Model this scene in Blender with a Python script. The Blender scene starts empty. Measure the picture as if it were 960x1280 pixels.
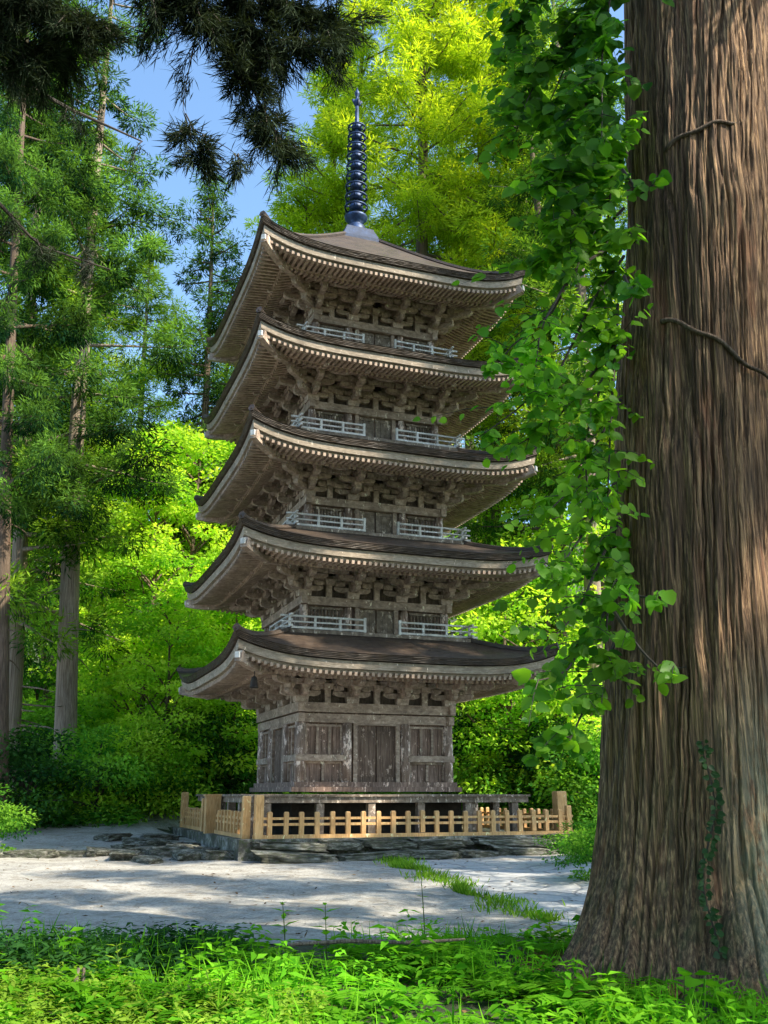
import bpy, math, random
import numpy as np
from mathutils import Vector, Matrix

random.seed(7)
RNG = np.random.default_rng(11)
R = math.radians
COL = bpy.context.scene.collection
SC = bpy.context.scene

# ------------------------------------------------------------------ camera model
FPX, PITCH, EYE = 1195.6, R(16.41), 1.75
def spot(px, py, y):
    """world point at ground distance y seen along the line of sight (photo scale 960 x 1280)"""
    u = (px - 480) / FPX; t = (640 - py) / FPX
    dy = math.cos(PITCH) - t * math.sin(PITCH); dz = math.sin(PITCH) + t * math.cos(PITCH)
    s = y / dy
    return Vector((u * s, y, EYE + dz * s))

# ------------------------------------------------------------------ helpers
def link(o, parent=None):
    COL.objects.link(o)
    if parent is not None: o.parent = parent
    return o
def tag(o, label=None, cat=None, group=None, kind=None):
    if label: o['label'] = label
    if cat: o['category'] = cat
    if group: o['group'] = group
    if kind: o['kind'] = kind
    return o
def empty(name, loc, rz=0.0):
    o = bpy.data.objects.new(name, None); o.empty_display_size = .3
    link(o); o.location = loc; o.rotation_euler = (0, 0, rz)
    return o
def dup(o, parent=None, loc=None, rot=None, scale=None):
    c = o.copy(); link(c, parent)
    if loc is not None: c.location = loc
    if rot is not None: c.rotation_euler = rot
    if scale is not None: c.scale = scale
    return c

class MB:
    def __init__(s): s.v = []; s.f = []
    def add(s, vs, fs):
        n = len(s.v); s.v += [tuple(q) for q in vs]; s.f += [tuple(i + n for i in f) for f in fs]
    def box(s, c, d, rz=0.0, j=0.0, taper=1.0):
        hx, hy, hz = d[0] / 2, d[1] / 2, d[2] / 2
        ca, sa = math.cos(rz), math.sin(rz); vs = []
        for z in (-1, 1):
            k = taper if z > 0 else 1.0
            for x, y in ((-1, -1), (1, -1), (1, 1), (-1, 1)):
                X, Y = x * hx * k, y * hy * k
                vs.append((c[0] + X * ca - Y * sa + random.uniform(-j, j), c[1] + X * sa + Y * ca + random.uniform(-j, j), c[2] + z * hz + random.uniform(-j, j)))
        s.add(vs, [(0, 3, 2, 1), (4, 5, 6, 7), (0, 1, 5, 4), (1, 2, 6, 5), (2, 3, 7, 6), (3, 0, 4, 7)])
    def beam(s, p0, p1, w, h, chamfer=0.0):
        """bar from p0 to p1; width w sideways, height h; chamfer cuts the underside of both ends"""
        p0, p1 = Vector(p0), Vector(p1); d = (p1 - p0).normalized()
        side = d.cross(Vector((0, 0, 1)))
        if side.length < 1e-4: side = Vector((1, 0, 0))
        side.normalize(); up = side.cross(d).normalized()
        L = (p1 - p0).length
        if chamfer:
            prof = [(0, h / 2), (0, 0), (chamfer * .35, -h * .3), (chamfer, -h / 2), (L - chamfer, -h / 2), (L - chamfer * .35, -h * .3), (L, 0), (L, h / 2)]
        else:
            prof = [(0, h / 2), (0, -h / 2), (L, -h / 2), (L, h / 2)]
        n = len(prof)
        vs = [p0 + d * a + up * b - side * w / 2 for a, b in prof] + [p0 + d * a + up * b + side * w / 2 for a, b in prof]
        fs = [tuple(range(n))[::-1], tuple(range(n, 2 * n))] + [(i, (i + 1) % n, n + (i + 1) % n, n + i) for i in range(n)]
        s.add(vs, fs)
    def tube(s, pts, rad, n=8, caps=True):
        pts = [Vector(p) for p in pts]; m = len(pts); base = len(s.v)
        ref = Vector((0.31, 0.95, 0.05))
        for i, p in enumerate(pts):
            t = (pts[min(i + 1, m - 1)] - pts[max(i - 1, 0)]).normalized()
            a = t.cross(ref)
            if a.length < .05: a = t.cross(Vector((1, 0, 0)))
            a.normalize(); b = t.cross(a)
            r = rad[i] if hasattr(rad, '__len__') else rad
            for k in range(n):
                q = 2 * math.pi * k / n
                s.v.append(tuple(p + a * (r * math.cos(q)) + b * (r * math.sin(q))))
        for i in range(m - 1):
            for k in range(n):
                k2 = (k + 1) % n
                s.f.append((base + i * n + k, base + i * n + k2, base + (i + 1) * n + k2, base + (i + 1) * n + k))
        if caps:
            s.f.append(tuple(base + k for k in range(n))[::-1]); s.f.append(tuple(base + (m - 1) * n + k for k in range(n)))
    def lathe(s, prof, n=20, c=(0, 0, 0)):
        base = len(s.v)
        for r, z in prof:
            for k in range(n):
                q = 2 * math.pi * k / n; s.v.append((c[0] + r * math.cos(q), c[1] + r * math.sin(q), c[2] + z))
        for i in range(len(prof) - 1):
            for k in range(n):
                k2 = (k + 1) % n
                s.f.append((base + i * n + k, base + i * n + k2, base + (i + 1) * n + k2, base + (i + 1) * n + k))
        s.f.append(tuple(base + k for k in range(n))[::-1]); s.f.append(tuple(base + (len(prof) - 1) * n + k for k in range(n)))
    def grid(s, nu, nv, fn):
        base = len(s.v)
        for i in range(nu + 1):
            for j in range(nv + 1): s.v.append(tuple(fn(i / nu, j / nv)))
        for i in range(nu):
            for j in range(nv):
                q = base + i * (nv + 1) + j
                s.f.append((q, q + nv + 1, q + nv + 2, q + 1))
    def mesh(s, name, mat, smooth=False):
        me = bpy.data.meshes.new(name); me.from_pydata(s.v, [], s.f)
        if smooth: me.polygons.foreach_set('use_smooth', [True] * len(me.polygons))
        if mat: me.materials.append(mat)
        me.update(); return me
    def build(s, name, mat, parent=None, smooth=False):
        return link(bpy.data.objects.new(name, s.mesh(name, mat, smooth)), parent)

def np_mesh(name, V, F, mat, tint=None, smooth=False):
    """V (n,3); F (m,k) all faces with k corners; tint per face"""
    me = bpy.data.meshes.new(name); m, k = F.shape
    me.vertices.add(len(V)); me.vertices.foreach_set('co', np.ascontiguousarray(V, dtype=np.float32).ravel())
    me.loops.add(m * k); me.loops.foreach_set('vertex_index', np.ascontiguousarray(F, dtype=np.int32).ravel())
    me.polygons.add(m); me.polygons.foreach_set('loop_start', np.arange(0, m * k, k, dtype=np.int32))
    if smooth: me.polygons.foreach_set('use_smooth', np.ones(m, dtype=bool))
    me.update(calc_edges=True)
    if tint is not None:
        at = me.attributes.new('tint', 'FLOAT', 'FACE'); at.data.foreach_set('value', np.ascontiguousarray(tint, dtype=np.float32))
    if mat: me.materials.append(mat)
    return me

def unit(a): return a / np.maximum(np.linalg.norm(a, axis=-1, keepdims=True), 1e-9)
DIAMOND = (np.array([[0, 0, 0], [.45, .5, .02], [1, 0, -.05], [.45, -.5, .02]]), np.array([[0, 1, 2, 3]]))
ROUND = (np.array([[0, 0, 0], [.12, .40, .05], [.45, .5, .07], [.8, .27, .03], [1.0, 0, -.06], [.8, -.27, .03], [.45, -.5, .07], [.12, -.40, .05], [.45, 0, -.02]]),
         np.array([[0, 8, 2, 1], [8, 4, 3, 2], [0, 7, 6, 8], [8, 6, 5, 4]]))
LANCE = (np.array([[0, 0, 0], [.35, .5, .05], [1, 0, -.12], [.35, -.5, .05], [.4, 0, -.03]]), np.array([[0, 4, 2, 1], [0, 3, 2, 4]]))
def cards(C, D, N, L, W, shape=DIAMOND, tint=None):
    """one leaf per row: base C, long axis D, rough normal N, length L, width W"""
    D = unit(D); S = unit(np.cross(N, D)); U = np.cross(D, S)
    P, Fc = shape; k = len(P); n = len(C)
    L = np.broadcast_to(L, n)[:, None, None]; W = np.broadcast_to(W, n)[:, None, None]
    V = C[:, None, :] + D[:, None, :] * (P[None, :, 0:1] * L) + S[:, None, :] * (P[None, :, 1:2] * W) + U[:, None, :] * (P[None, :, 2:3] * L)
    F = (Fc[None] + (np.arange(n) * k)[:, None, None]).reshape(-1, Fc.shape[1])
    t = None if tint is None else np.repeat(tint, len(Fc))
    return V.reshape(-1, 3), F, t
class Leaves:
    def __init__(s): s.V = []; s.F = []; s.T = []; s.n = 0
    def add(s, V, F, t):
        s.V.append(V); s.F.append(F + s.n); s.T.append(t); s.n += len(V)
    def mesh(s, name, mat): return np_mesh(name, np.concatenate(s.V), np.concatenate(s.F), mat, np.concatenate(s.T))
    def build(s, name, mat, parent=None): return link(bpy.data.objects.new(name, s.mesh(name, mat)), parent)

# ------------------------------------------------------------------ materials
def new_mat(name):
    m = bpy.data.materials.new(name); m.use_nodes = True; nt = m.node_tree; nt.nodes.clear()
    out = nt.nodes.new('ShaderNodeOutputMaterial')
    return m, nt, out
def N(nt, t, **kw):
    n = nt.nodes.new(t)
    for k, v in kw.items():
        if k in n.inputs: n.inputs[k].default_value = v
        else: setattr(n, k, v)
    return n
def ramp(nt, fac, stops):
    r = nt.nodes.new('ShaderNodeValToRGB'); e = r.color_ramp.elements
    while len(e) < len(stops): e.new(.5)
    for i, (p, c) in enumerate(stops):
        e[i].position = p; e[i].color = (c, c, c, 1) if isinstance(c, (int, float)) else (*c, 1)
    nt.links.new(fac, r.inputs[0]); return r
def mixc(nt, fac, a, b, mode='MIX'):
    m = nt.nodes.new('ShaderNodeMix'); m.data_type = 'RGBA'; m.blend_type = mode
    for sock, v in ((m.inputs[0], fac), (m.inputs[6], a), (m.inputs[7], b)):
        if isinstance(v, bpy.types.NodeSocket): nt.links.new(v, sock)
        elif isinstance(v, (int, float)): sock.default_value = v
        else: sock.default_value = (*v, 1)
    return m.outputs[2]
def coords(nt, scale=(1, 1, 1), rand=True, world=False):
    if world:
        tc = nt.nodes.new('ShaderNodeNewGeometry').outputs['Position']
    else:
        tc = nt.nodes.new('ShaderNodeTexCoord').outputs['Object']
    mp = nt.nodes.new('ShaderNodeMapping'); mp.inputs['Scale'].default_value = scale
    nt.links.new(tc, mp.inputs['Vector'])
    if rand and not world:
        oi = nt.nodes.new('ShaderNodeObjectInfo'); ml = nt.nodes.new('ShaderNodeMath'); ml.operation = 'MULTIPLY'; ml.inputs[1].default_value = 37.0
        nt.links.new(oi.outputs['Random'], ml.inputs[0]); cx = nt.nodes.new('ShaderNodeCombineXYZ')
        for i in range(3): nt.links.new(ml.outputs[0], cx.inputs[i])
        nt.links.new(cx.outputs[0], mp.inputs['Location'])
    return mp.outputs[0]
def noise(nt, vec, scale, detail=5, rough=.6, dist=0.0):
    n = N(nt, 'ShaderNodeTexNoise', Scale=scale, Detail=detail, Roughness=rough, Distortion=dist); nt.links.new(vec, n.inputs['Vector']); return n.outputs['Fac']
def bump(nt, h, strength=.5, dist=.02):
    b = N(nt, 'ShaderNodeBump', Strength=strength, Distance=dist); nt.links.new(h, b.inputs['Height']); return b.outputs[0]

def wood(name, dark, mid, pale, flake=.0, stretch=(9, 9, 1.2), rough=.8, stain=.55, bmp=.35):
    m, nt, out = new_mat(name); p = N(nt, 'ShaderNodeBsdfPrincipled', Roughness=rough)
    v0 = coords(nt, (1, 1, 1)); vs = coords(nt, stretch)
    big = noise(nt, v0, 1.3, 4); grain = noise(nt, vs, 2.2, 6, .65, .4)
    base = ramp(nt, grain, [(.28, dark), (.52, mid), (.75, pale)]).outputs[0]
    st = ramp(nt, big, [(.3, stain), (.62, 1.0)]).outputs[0]
    c = mixc(nt, 1.0, base, st, 'MULTIPLY')
    if flake:
        fl = ramp(nt, noise(nt, coords(nt, (3.2, 3.2, 1.4)), 2.4, 7, .75), [(.62 - .12 * flake, 0.0), (.66 - .1 * flake, 1.0)]).outputs[0]
        c = mixc(nt, fl, c, tuple(min(1, q * 1.55 + .05) for q in pale))
    nt.links.new(c, p.inputs['Base Color']); nt.links.new(bump(nt, grain, bmp, .03), p.inputs['Normal'])
    nt.links.new(p.outputs[0], out.inputs[0]); return m

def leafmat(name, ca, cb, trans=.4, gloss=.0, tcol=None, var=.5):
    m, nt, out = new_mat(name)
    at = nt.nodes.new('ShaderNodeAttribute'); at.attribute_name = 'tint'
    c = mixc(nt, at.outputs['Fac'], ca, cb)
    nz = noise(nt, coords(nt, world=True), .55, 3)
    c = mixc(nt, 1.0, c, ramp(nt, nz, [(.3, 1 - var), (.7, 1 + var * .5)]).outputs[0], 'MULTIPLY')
    d = nt.nodes.new('ShaderNodeBsdfDiffuse'); t = nt.nodes.new('ShaderNodeBsdfTranslucent')
    nt.links.new(c, d.inputs[0])
    tc = mixc(nt, 1.0, c, tcol or (1.5, 1.5, .6), 'MULTIPLY'); nt.links.new(tc, t.inputs[0])
    mx = nt.nodes.new('ShaderNodeMixShader'); mx.inputs[0].default_value = trans
    nt.links.new(d.outputs[0], mx.inputs[1]); nt.links.new(t.outputs[0], mx.inputs[2]); res = mx.outputs[0]
    if gloss:
        g = N(nt, 'ShaderNodeBsdfGlossy', Roughness=.38); m2 = nt.nodes.new('ShaderNodeMixShader'); m2.inputs[0].default_value = gloss
        nt.links.new(res, m2.inputs[1]); nt.links.new(g.outputs[0], m2.inputs[2]); res = m2.outputs[0]
    nt.links.new(res, out.inputs[0]); return m

M = {}
M['wall'] = wood('weathered_wall_wood', (0.117, 0.072, 0.055), (0.293, 0.190, 0.150), (0.543, 0.393, 0.320), .35, (10, 10, 1.0))
M['pillar'] = wood('peeling_pillar_wood', (0.140, 0.086, 0.063), (0.352, 0.240, 0.187), (0.620, 0.488, 0.423), .75, (8, 8, 1.2))
M['beam'] = wood('weathered_beam_wood', (0.212, 0.147, 0.114), (0.452, 0.336, 0.264), (0.723, 0.572, 0.462), .1, (3, 3, 5), bmp=.3)
M['bracket'] = wood('bracket_wood', (0.215, 0.158, 0.129), (0.480, 0.370, 0.302), (0.778, 0.631, 0.536), .1, (4, 4, 4), stain=.7)
M['soffit'] = wood('rafter_wood', (0.254, 0.177, 0.137), (0.494, 0.364, 0.282), (0.721, 0.562, 0.451), 0, (3, 3, 3), stain=.7)
M['eave'] = wood('eave_board_wood', (0.213, 0.164, 0.126), (0.390, 0.313, 0.240), (0.583, 0.485, 0.392), .1, (2.5, 2.5, 9), stain=.65)
M['recess'] = wood('bracket_shade_wood', (.035, .024, .018), (.085, .058, .042), (.17, .125, .095), .1, (8, 8, 2))  # shade in the voids behind the brackets put into a darker wood
M['door'] = wood('door_wood', (.07, .042, .032), (.17, .11, .082), (.34, .25, .20), .35, (12, 12, .8))
M['pale'] = wood('bleached_rail_wood', (.60, .56, .52), (.80, .76, .72), (.90, .88, .85), .4, (3, 3, 3))
M['deck'] = wood('bleached_deck_wood', (.11, .08, .06), (.25, .19, .145), (.46, .38, .31), .45, (3, 3, 3))
M['fence'] = wood('fresh_fence_wood', (.52, .25, .09), (.76, .43, .17), (.88, .60, .31), .12, (12, 12, 1.5), .65, .68, .3)
M['dark'] = wood('underdeck_shade_and_iron', (.02, .016, .013), (.04, .03, .025), (.07, .055, .045), 0, (3, 3, 3))  # near-black: painted shade under the deck, and the bell's dark iron

def roof_material():
    m, nt, out = new_mat('bark_shingle_roof'); p = N(nt, 'ShaderNodeBsdfPrincipled', Roughness=.5)
    v = coords(nt, (1, 1, 1)); a = noise(nt, v, 1.1, 6, .7); b = noise(nt, coords(nt, (2.2, 2.2, 26)), 2.0, 7, .72)
    c = ramp(nt, b, [(.3, (.018, .012, .009)), (.52, (.055, .036, .025)), (.75, (.19, .14, .10))]).outputs[0]
    moss = ramp(nt, a, [(.55, 0.0), (.66, .75)]).outputs[0]
    c = mixc(nt, moss, c, (.07, .045, .025))
    nt.links.new(c, p.inputs['Base Color']); nt.links.new(ramp(nt, a, [(.35, .34), (.6, .7)]).outputs[0], p.inputs['Roughness'])
    nt.links.new(bump(nt, b, .6, .03), p.inputs['Normal']); nt.links.new(p.outputs[0], out.inputs[0]); return m
M['roof'] = roof_material()
def metal_material():
    m, nt, out = new_mat('sky_tinted_bronze'); p = N(nt, 'ShaderNodeBsdfPrincipled', Roughness=.5, Metallic=.35)
    a = noise(nt, coords(nt), 5, 5)
    nt.links.new(ramp(nt, a, [(.35, (.012, .02, .045)), (.65, (.035, .075, .19))]).outputs[0], p.inputs['Base Color'])  # blue in the base colour stands for sky reflected in dark metal
    nt.links.new(p.outputs[0], out.inputs[0]); return m
M['metal'] = metal_material()
M['plinth'] = wood('sky_tinted_plinth', (.012, .022, .05), (.022, .045, .11), (.04, .075, .17), 0, (3, 3, 3), .7)  # reflected sky blue put into the plinth's base colour
def bark(name, dark, mid, pale, red=0.0, lichen=0.0, sc=1.0):
    m, nt, out = new_mat(name); p = N(nt, 'ShaderNodeBsdfPrincipled', Roughness=.9)
    g = noise(nt, coords(nt, (13 * sc, 13 * sc, .10 * sc), False), 3.0, 9, .66, .15)
    fine = noise(nt, coords(nt, (50 * sc, 50 * sc, .45 * sc), False), 3.0, 8, .7)
    big = noise(nt, coords(nt, (1, 1, .35), False), .9, 4)
    c = ramp(nt, g, [(.33, dark), (.5, mid), (.68, pale)]).outputs[0]
    c = mixc(nt, 1.0, c, ramp(nt, fine, [(.3, .55), (.65, 1.15)]).outputs[0], 'MULTIPLY')
    c = mixc(nt, 1.0, c, ramp(nt, big, [(.3, .6), (.65, 1.1)]).outputs[0], 'MULTIPLY')
    if red:
        rm = ramp(nt, noise(nt, coords(nt, (2.2, 2.2, .35), False), 1.7, 4), [(.58, 0.0), (.68, red)]).outputs[0]
        c = mixc(nt, rm, c, (.30, .12, .06))
    if lichen:
        tc = nt.nodes.new('ShaderNodeTexCoord'); sp = nt.nodes.new('ShaderNodeSeparateXYZ'); nt.links.new(tc.outputs['Object'], sp.inputs[0])
        hz = ramp(nt, sp.outputs['Z'], [(0.0, 1.0), (.0, 1.0)])
        mr = N(nt, 'ShaderNodeMapRange'); mr.inputs[1].default_value = 3.0; mr.inputs[2].default_value = .5; nt.links.new(sp.outputs['Z'], mr.inputs[0])
        mx_ = N(nt, 'ShaderNodeMapRange'); mx_.inputs[1].default_value = -.2; mx_.inputs[2].default_value = .55; nt.links.new(sp.outputs['X'], mx_.inputs[0])
        mu = nt.nodes.new('ShaderNodeMath'); mu.operation = 'MULTIPLY'; nt.links.new(mr.outputs[0], mu.inputs[0]); nt.links.new(mx_.outputs[0], mu.inputs[1])
        ln = ramp(nt, noise(nt, coords(nt, (3, 3, 1.1), False), 2.6, 7, .75), [(.38, 0.0), (.52, 1.0)]).outputs[0]
        mu2 = nt.nodes.new('ShaderNodeMath'); mu2.operation = 'MULTIPLY'; mu2.use_clamp = True; nt.links.new(mu.outputs[0], mu2.inputs[0]); nt.links.new(ln, mu2.inputs[1])
        c = mixc(nt, mu2.outputs[0], c, (.36, .46, .33))
        gn = ramp(nt, noise(nt, coords(nt, (2, 2, 1), False), 3.3, 5), [(.5, 0.0), (.62, 1.0)]).outputs[0]
        mu3 = nt.nodes.new('ShaderNodeMath'); mu3.operation = 'MULTIPLY'; mu3.use_clamp = True; nt.links.new(mr.outputs[0], mu3.inputs[0]); nt.links.new(gn, mu3.inputs[1])
        mu4 = nt.nodes.new('ShaderNodeMath'); mu4.operation = 'MULTIPLY'; mu4.inputs[1].default_value = .45; nt.links.new(mu3.outputs[0], mu4.inputs[0])
        c = mixc(nt, mu4.outputs[0], c, (.06, .085, .03))
    nt.links.new(c, p.inputs['Base Color'])
    ad = nt.nodes.new('ShaderNodeMath'); ad.operation = 'ADD'; nt.links.new(g, ad.inputs[0]); nt.links.new(fine, ad.inputs[1])
    nt.links.new(bump(nt, ad.outputs[0], .9, .035), p.inputs['Normal']); nt.links.new(p.outputs[0], out.inputs[0]); return m
M['bigbark'] = bark('old_cedar_bark', (.04, .022, .014), (.27, .155, .088), (.90, .56, .30), .6, 1.0)
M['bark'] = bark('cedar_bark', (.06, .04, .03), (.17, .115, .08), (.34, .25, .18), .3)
M['palebark'] = bark('sunlit_cedar_bark', (.14, .10, .075), (.36, .27, .20), (.56, .47, .38))  # paler bark copy with sunlight on the trunks put into the colour
M['twig'] = wood('twig_bark', (.03, .022, .018), (.06, .045, .035), (.10, .08, .06), 0, (6, 6, 1))
M['stem'] = leafmat('green_stem', (.10, .16, .04), (.10, .16, .04), .1)

def stone_material():
    m, nt, out = new_mat('mossy_stone'); p = N(nt, 'ShaderNodeBsdfPrincipled', Roughness=.85)
    a = noise(nt, coords(nt), 2.2, 7, .7); b = noise(nt, coords(nt), 9, 6, .7)
    c = ramp(nt, a, [(.32, (.025, .023, .02)), (.48, (.11, .10, .085)), (.62, (.42, .40, .35))]).outputs[0]
    c = mixc(nt, ramp(nt, b, [(.48, 0.0), (.6, .8)]).outputs[0], c, (.06, .085, .02))
    nt.links.new(c, p.inputs['Base Color']); nt.links.new(bump(nt, b, .9, .06), p.inputs['Normal']); nt.links.new(p.outputs[0], out.inputs[0]); return m
M['stone'] = stone_material()
def ground_material():
    m, nt, out = new_mat('gravel_road'); p = N(nt, 'ShaderNodeBsdfPrincipled', Roughness=.95)
    v = coords(nt, world=True); a = noise(nt, v, .7, 5, .65); b = noise(nt, v, 17, 8, .85); d = noise(nt, v, 3.2, 6, .7)
    c = ramp(nt, b, [(.34, (.17, .16, .145)), (.5, (.41, .39, .355)), (.66, (.63, .60, .54))]).outputs[0]
    c = mixc(nt, 1.0, c, ramp(nt, a, [(.3, .62), (.62, 1.05)]).outputs[0], 'MULTIPLY')
    c = mixc(nt, ramp(nt, d, [(.5, 0.0), (.64, .75)]).outputs[0], c, (.20, .17, .13))
    nt.links.new(c, p.inputs['Base Color']); nt.links.new(bump(nt, b, .8, .03), p.inputs['Normal']); nt.links.new(p.outputs[0], out.inputs[0]); return m
M['gravel'] = ground_material()
def soil_material(name, ca, cb, cc):
    m, nt, out = new_mat(name); p = N(nt, 'ShaderNodeBsdfPrincipled', Roughness=.95)
    v = coords(nt, world=True); b = noise(nt, v, 6, 8, .8)
    nt.links.new(ramp(nt, b, [(.3, ca), (.52, cb), (.72, cc)]).outputs[0], p.inputs['Base Color'])
    nt.links.new(bump(nt, b, .9, .06), p.inputs['Normal']); nt.links.new(p.outputs[0], out.inputs[0]); return m
M['soil'] = soil_material('forest_soil', (.02, .022, .012), (.045, .055, .022), (.08, .10, .03))
M['needles'] = soil_material('dry_needles', (.10, .045, .02), (.22, .10, .045), (.36, .19, .09))
def paving_material():
    m, nt, out = new_mat('worn_flagstones'); p = N(nt, 'ShaderNodeBsdfPrincipled', Roughness=.8)
    v = coords(nt, (1, 1, 1), world=True)
    vo = nt.nodes.new('ShaderNodeTexVoronoi'); vo.feature = 'DISTANCE_TO_EDGE'; vo.inputs['Scale'].default_value = 1.25
    wn = nt.nodes.new('ShaderNodeTexNoise'); wn.inputs['Scale'].default_value = 3; nt.links.new(v, wn.inputs['Vector'])
    ad = nt.nodes.new('ShaderNodeVectorMath'); ad.operation = 'MULTIPLY_ADD'; ad.inputs[1].default_value = (.25, .25, .25)
    nt.links.new(wn.outputs['Color'], ad.inputs[0]); nt.links.new(v, ad.inputs[2]); nt.links.new(ad.outputs[0], vo.inputs['Vector'])
    b = noise(nt, v, 14, 7, .75)
    c = ramp(nt, b, [(.3, (.26, .26, .265)), (.5, (.40, .40, .40)), (.7, (.52, .51, .50))]).outputs[0]
    e = ramp(nt, vo.outputs['Distance'], [(.015, .6), (.06, 1.0)]).outputs[0]
    c = mixc(nt, 1.0, c, e, 'MULTIPLY')
    nt.links.new(c, p.inputs['Base Color']); nt.links.new(bump(nt, e, .8, .05), p.inputs['Normal']); nt.links.new(p.outputs[0], out.inputs[0]); return m
M['paving'] = paving_material()

M['cedar_dark'] = leafmat('cedar_needles_dark', (.012, .048, .022), (.19, .38, .055), .38, 0, None, .75)  # near-black to yellow-green range paints shade and sunlit patches into the crowns
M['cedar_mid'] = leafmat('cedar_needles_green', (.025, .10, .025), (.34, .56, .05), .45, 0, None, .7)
M['cedar_bright'] = leafmat('cedar_needles_sunny', (.22, .36, .02), (.75, .86, .06), .5, 0, (1.5, 1.45, .5), .3)  # sunlight put into the needle colour, brightest of the cedar copies
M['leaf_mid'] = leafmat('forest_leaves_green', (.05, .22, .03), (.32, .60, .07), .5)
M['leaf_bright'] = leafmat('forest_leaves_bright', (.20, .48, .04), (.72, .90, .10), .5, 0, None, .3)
M['leaf_dark'] = leafmat('shade_leaves', (.014, .06, .02), (.08, .22, .045), .35)  # shade put into the leaf colour of bushes and low plants
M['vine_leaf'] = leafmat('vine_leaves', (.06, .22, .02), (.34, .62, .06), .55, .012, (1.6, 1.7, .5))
M['vine_shade'] = leafmat('vine_leaves_shaded', (.045, .16, .02), (.21, .46, .05), .55, .012, (1.6, 1.7, .5))  # darker copy of the vine leaf colour, standing for shade on upper sprays
M['branch_needles'] = leafmat('overhanging_needles', (.012, .02, .014), (.055, .075, .045), .15)  # silhouette against the sky put into the needle colour
M['fern'] = leafmat('undergrowth_leaves', (.05, .24, .012), (.26, .62, .035), .45)
M['grass'] = leafmat('grass_blades', (.08, .24, .02), (.33, .52, .06), .45)
M['ivy'] = leafmat('ivy_leaves', (.02, .06, .02), (.06, .13, .04), .25, .01)

# ------------------------------------------------------------------ terrain
PX, PY, TH = -1.006, 30.0, R(20.42)
CT, ST = math.cos(TH), math.sin(TH)
def loc_of(x, y): dx, dy = x - PX, y - PY; return dx * CT + dy * ST, -dx * ST + dy * CT
def world_of(a, b, z=0): return Vector((PX + a * CT - b * ST, PY + a * ST + b * CT, z))
def sm(t): t = np.clip(t, 0, 1); return t * t * (3 - 2 * t)
def gz(x, y):
    x = np.asarray(x, float); y = np.asarray(y, float)
    z = .18 * sm((y - 14) / 10) + 1.35 * sm((y - 24) / 22) + .42 * np.maximum(0, y - 62) ** 1.0
    z = z + .28 * sm((x - 3.2) / 3) * sm((y - 6) / 6) * (1 - sm((y - 20) / 8)) + .03 * np.sin(x * 1.7 + y * .6) * np.sin(y * 1.3 - x * .5)
    fg = sm((12.3 - y + .25 * np.sin(x * 1.5)) / 1.6); z = z + .06 * fg
    a = (x - PX) * CT + (y - PY) * ST; b = -(x - PX) * ST + (y - PY) * CT
    ins = sm((5.6 - np.abs(a - .4)) / .8) * sm((6.3 - np.abs(b - .8)) / .8)
    z = z * (1 - ins) + np.minimum(z, .42) * ins
    return z
def terrain(name, x0, x1, y0, y1, nx, ny, mat, off=0.0):
    xs = np.linspace(x0, x1, nx); ys = np.linspace(y0, y1, ny); X, Y = np.meshgrid(xs, ys, indexing='ij')
    V = np.stack([X, Y, gz(X, Y) + off], -1).reshape(-1, 3)
    i, j = np.meshgrid(np.arange(nx - 1), np.arange(ny - 1), indexing='ij'); q = (i * ny + j).ravel()
    F = np.stack([q, q + ny, q + ny + 1, q + 1], -1)
    return link(bpy.data.objects.new(name, np_mesh(name, V, F, mat, None, True)))
def sheet(name, poly_fn, n1, n2, mat, off):
    V = np.array([poly_fn(i / n1, j / n2) for i in range(n1 + 1) for j in range(n2 + 1)])
    V = np.column_stack([V, gz(V[:, 0], V[:, 1]) + off])
    i, j = np.meshgrid(np.arange(n1), np.arange(n2), indexing='ij'); q = (i * (n2 + 1) + j).ravel()
    F = np.stack([q, q + n2 + 1, q + n2 + 2, q + 1], -1)
    return link(bpy.data.objects.new(name, np_mesh(name, V, F, mat, None, True)))
g = terrain('ground', -140, 140, -40, 190, 350, 300, M['soil']); tag(g, kind='structure')
# gravel road: from beyond the left edge to the fence, its near and far rims wander
def road_fn(s, t):
    x = -60 + s * 68.5
    near = 12.9 + .35 * math.sin(x * .9) + .25 * math.sin(x * 2.3 + 1) + (max(0, -x - 6)) * .05
    far = 38.5 + 1.0 * math.sin(x * .35) + .4 * math.sin(x * 1.3) - max(0, x + 6) * .9 + max(0, x - 4) * -.35
    return x, near + (far - near) * t
g = sheet('gravel_road', road_fn, 170, 60, M['gravel'], .012); tag(g, kind='structure')
def pave_fn(s, t):
    y = 14.2 + s * 10.6; l = 2.05 - (y - 15.5) * .21; r = 2.9 + (y - 14) * .36 + .2 * math.sin(y * 1.4)
    return l + .12 + (r - l) * t, y
g = sheet('paved_path', pave_fn, 40, 14, M['paving'], .022); tag(g, kind='structure')

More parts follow.
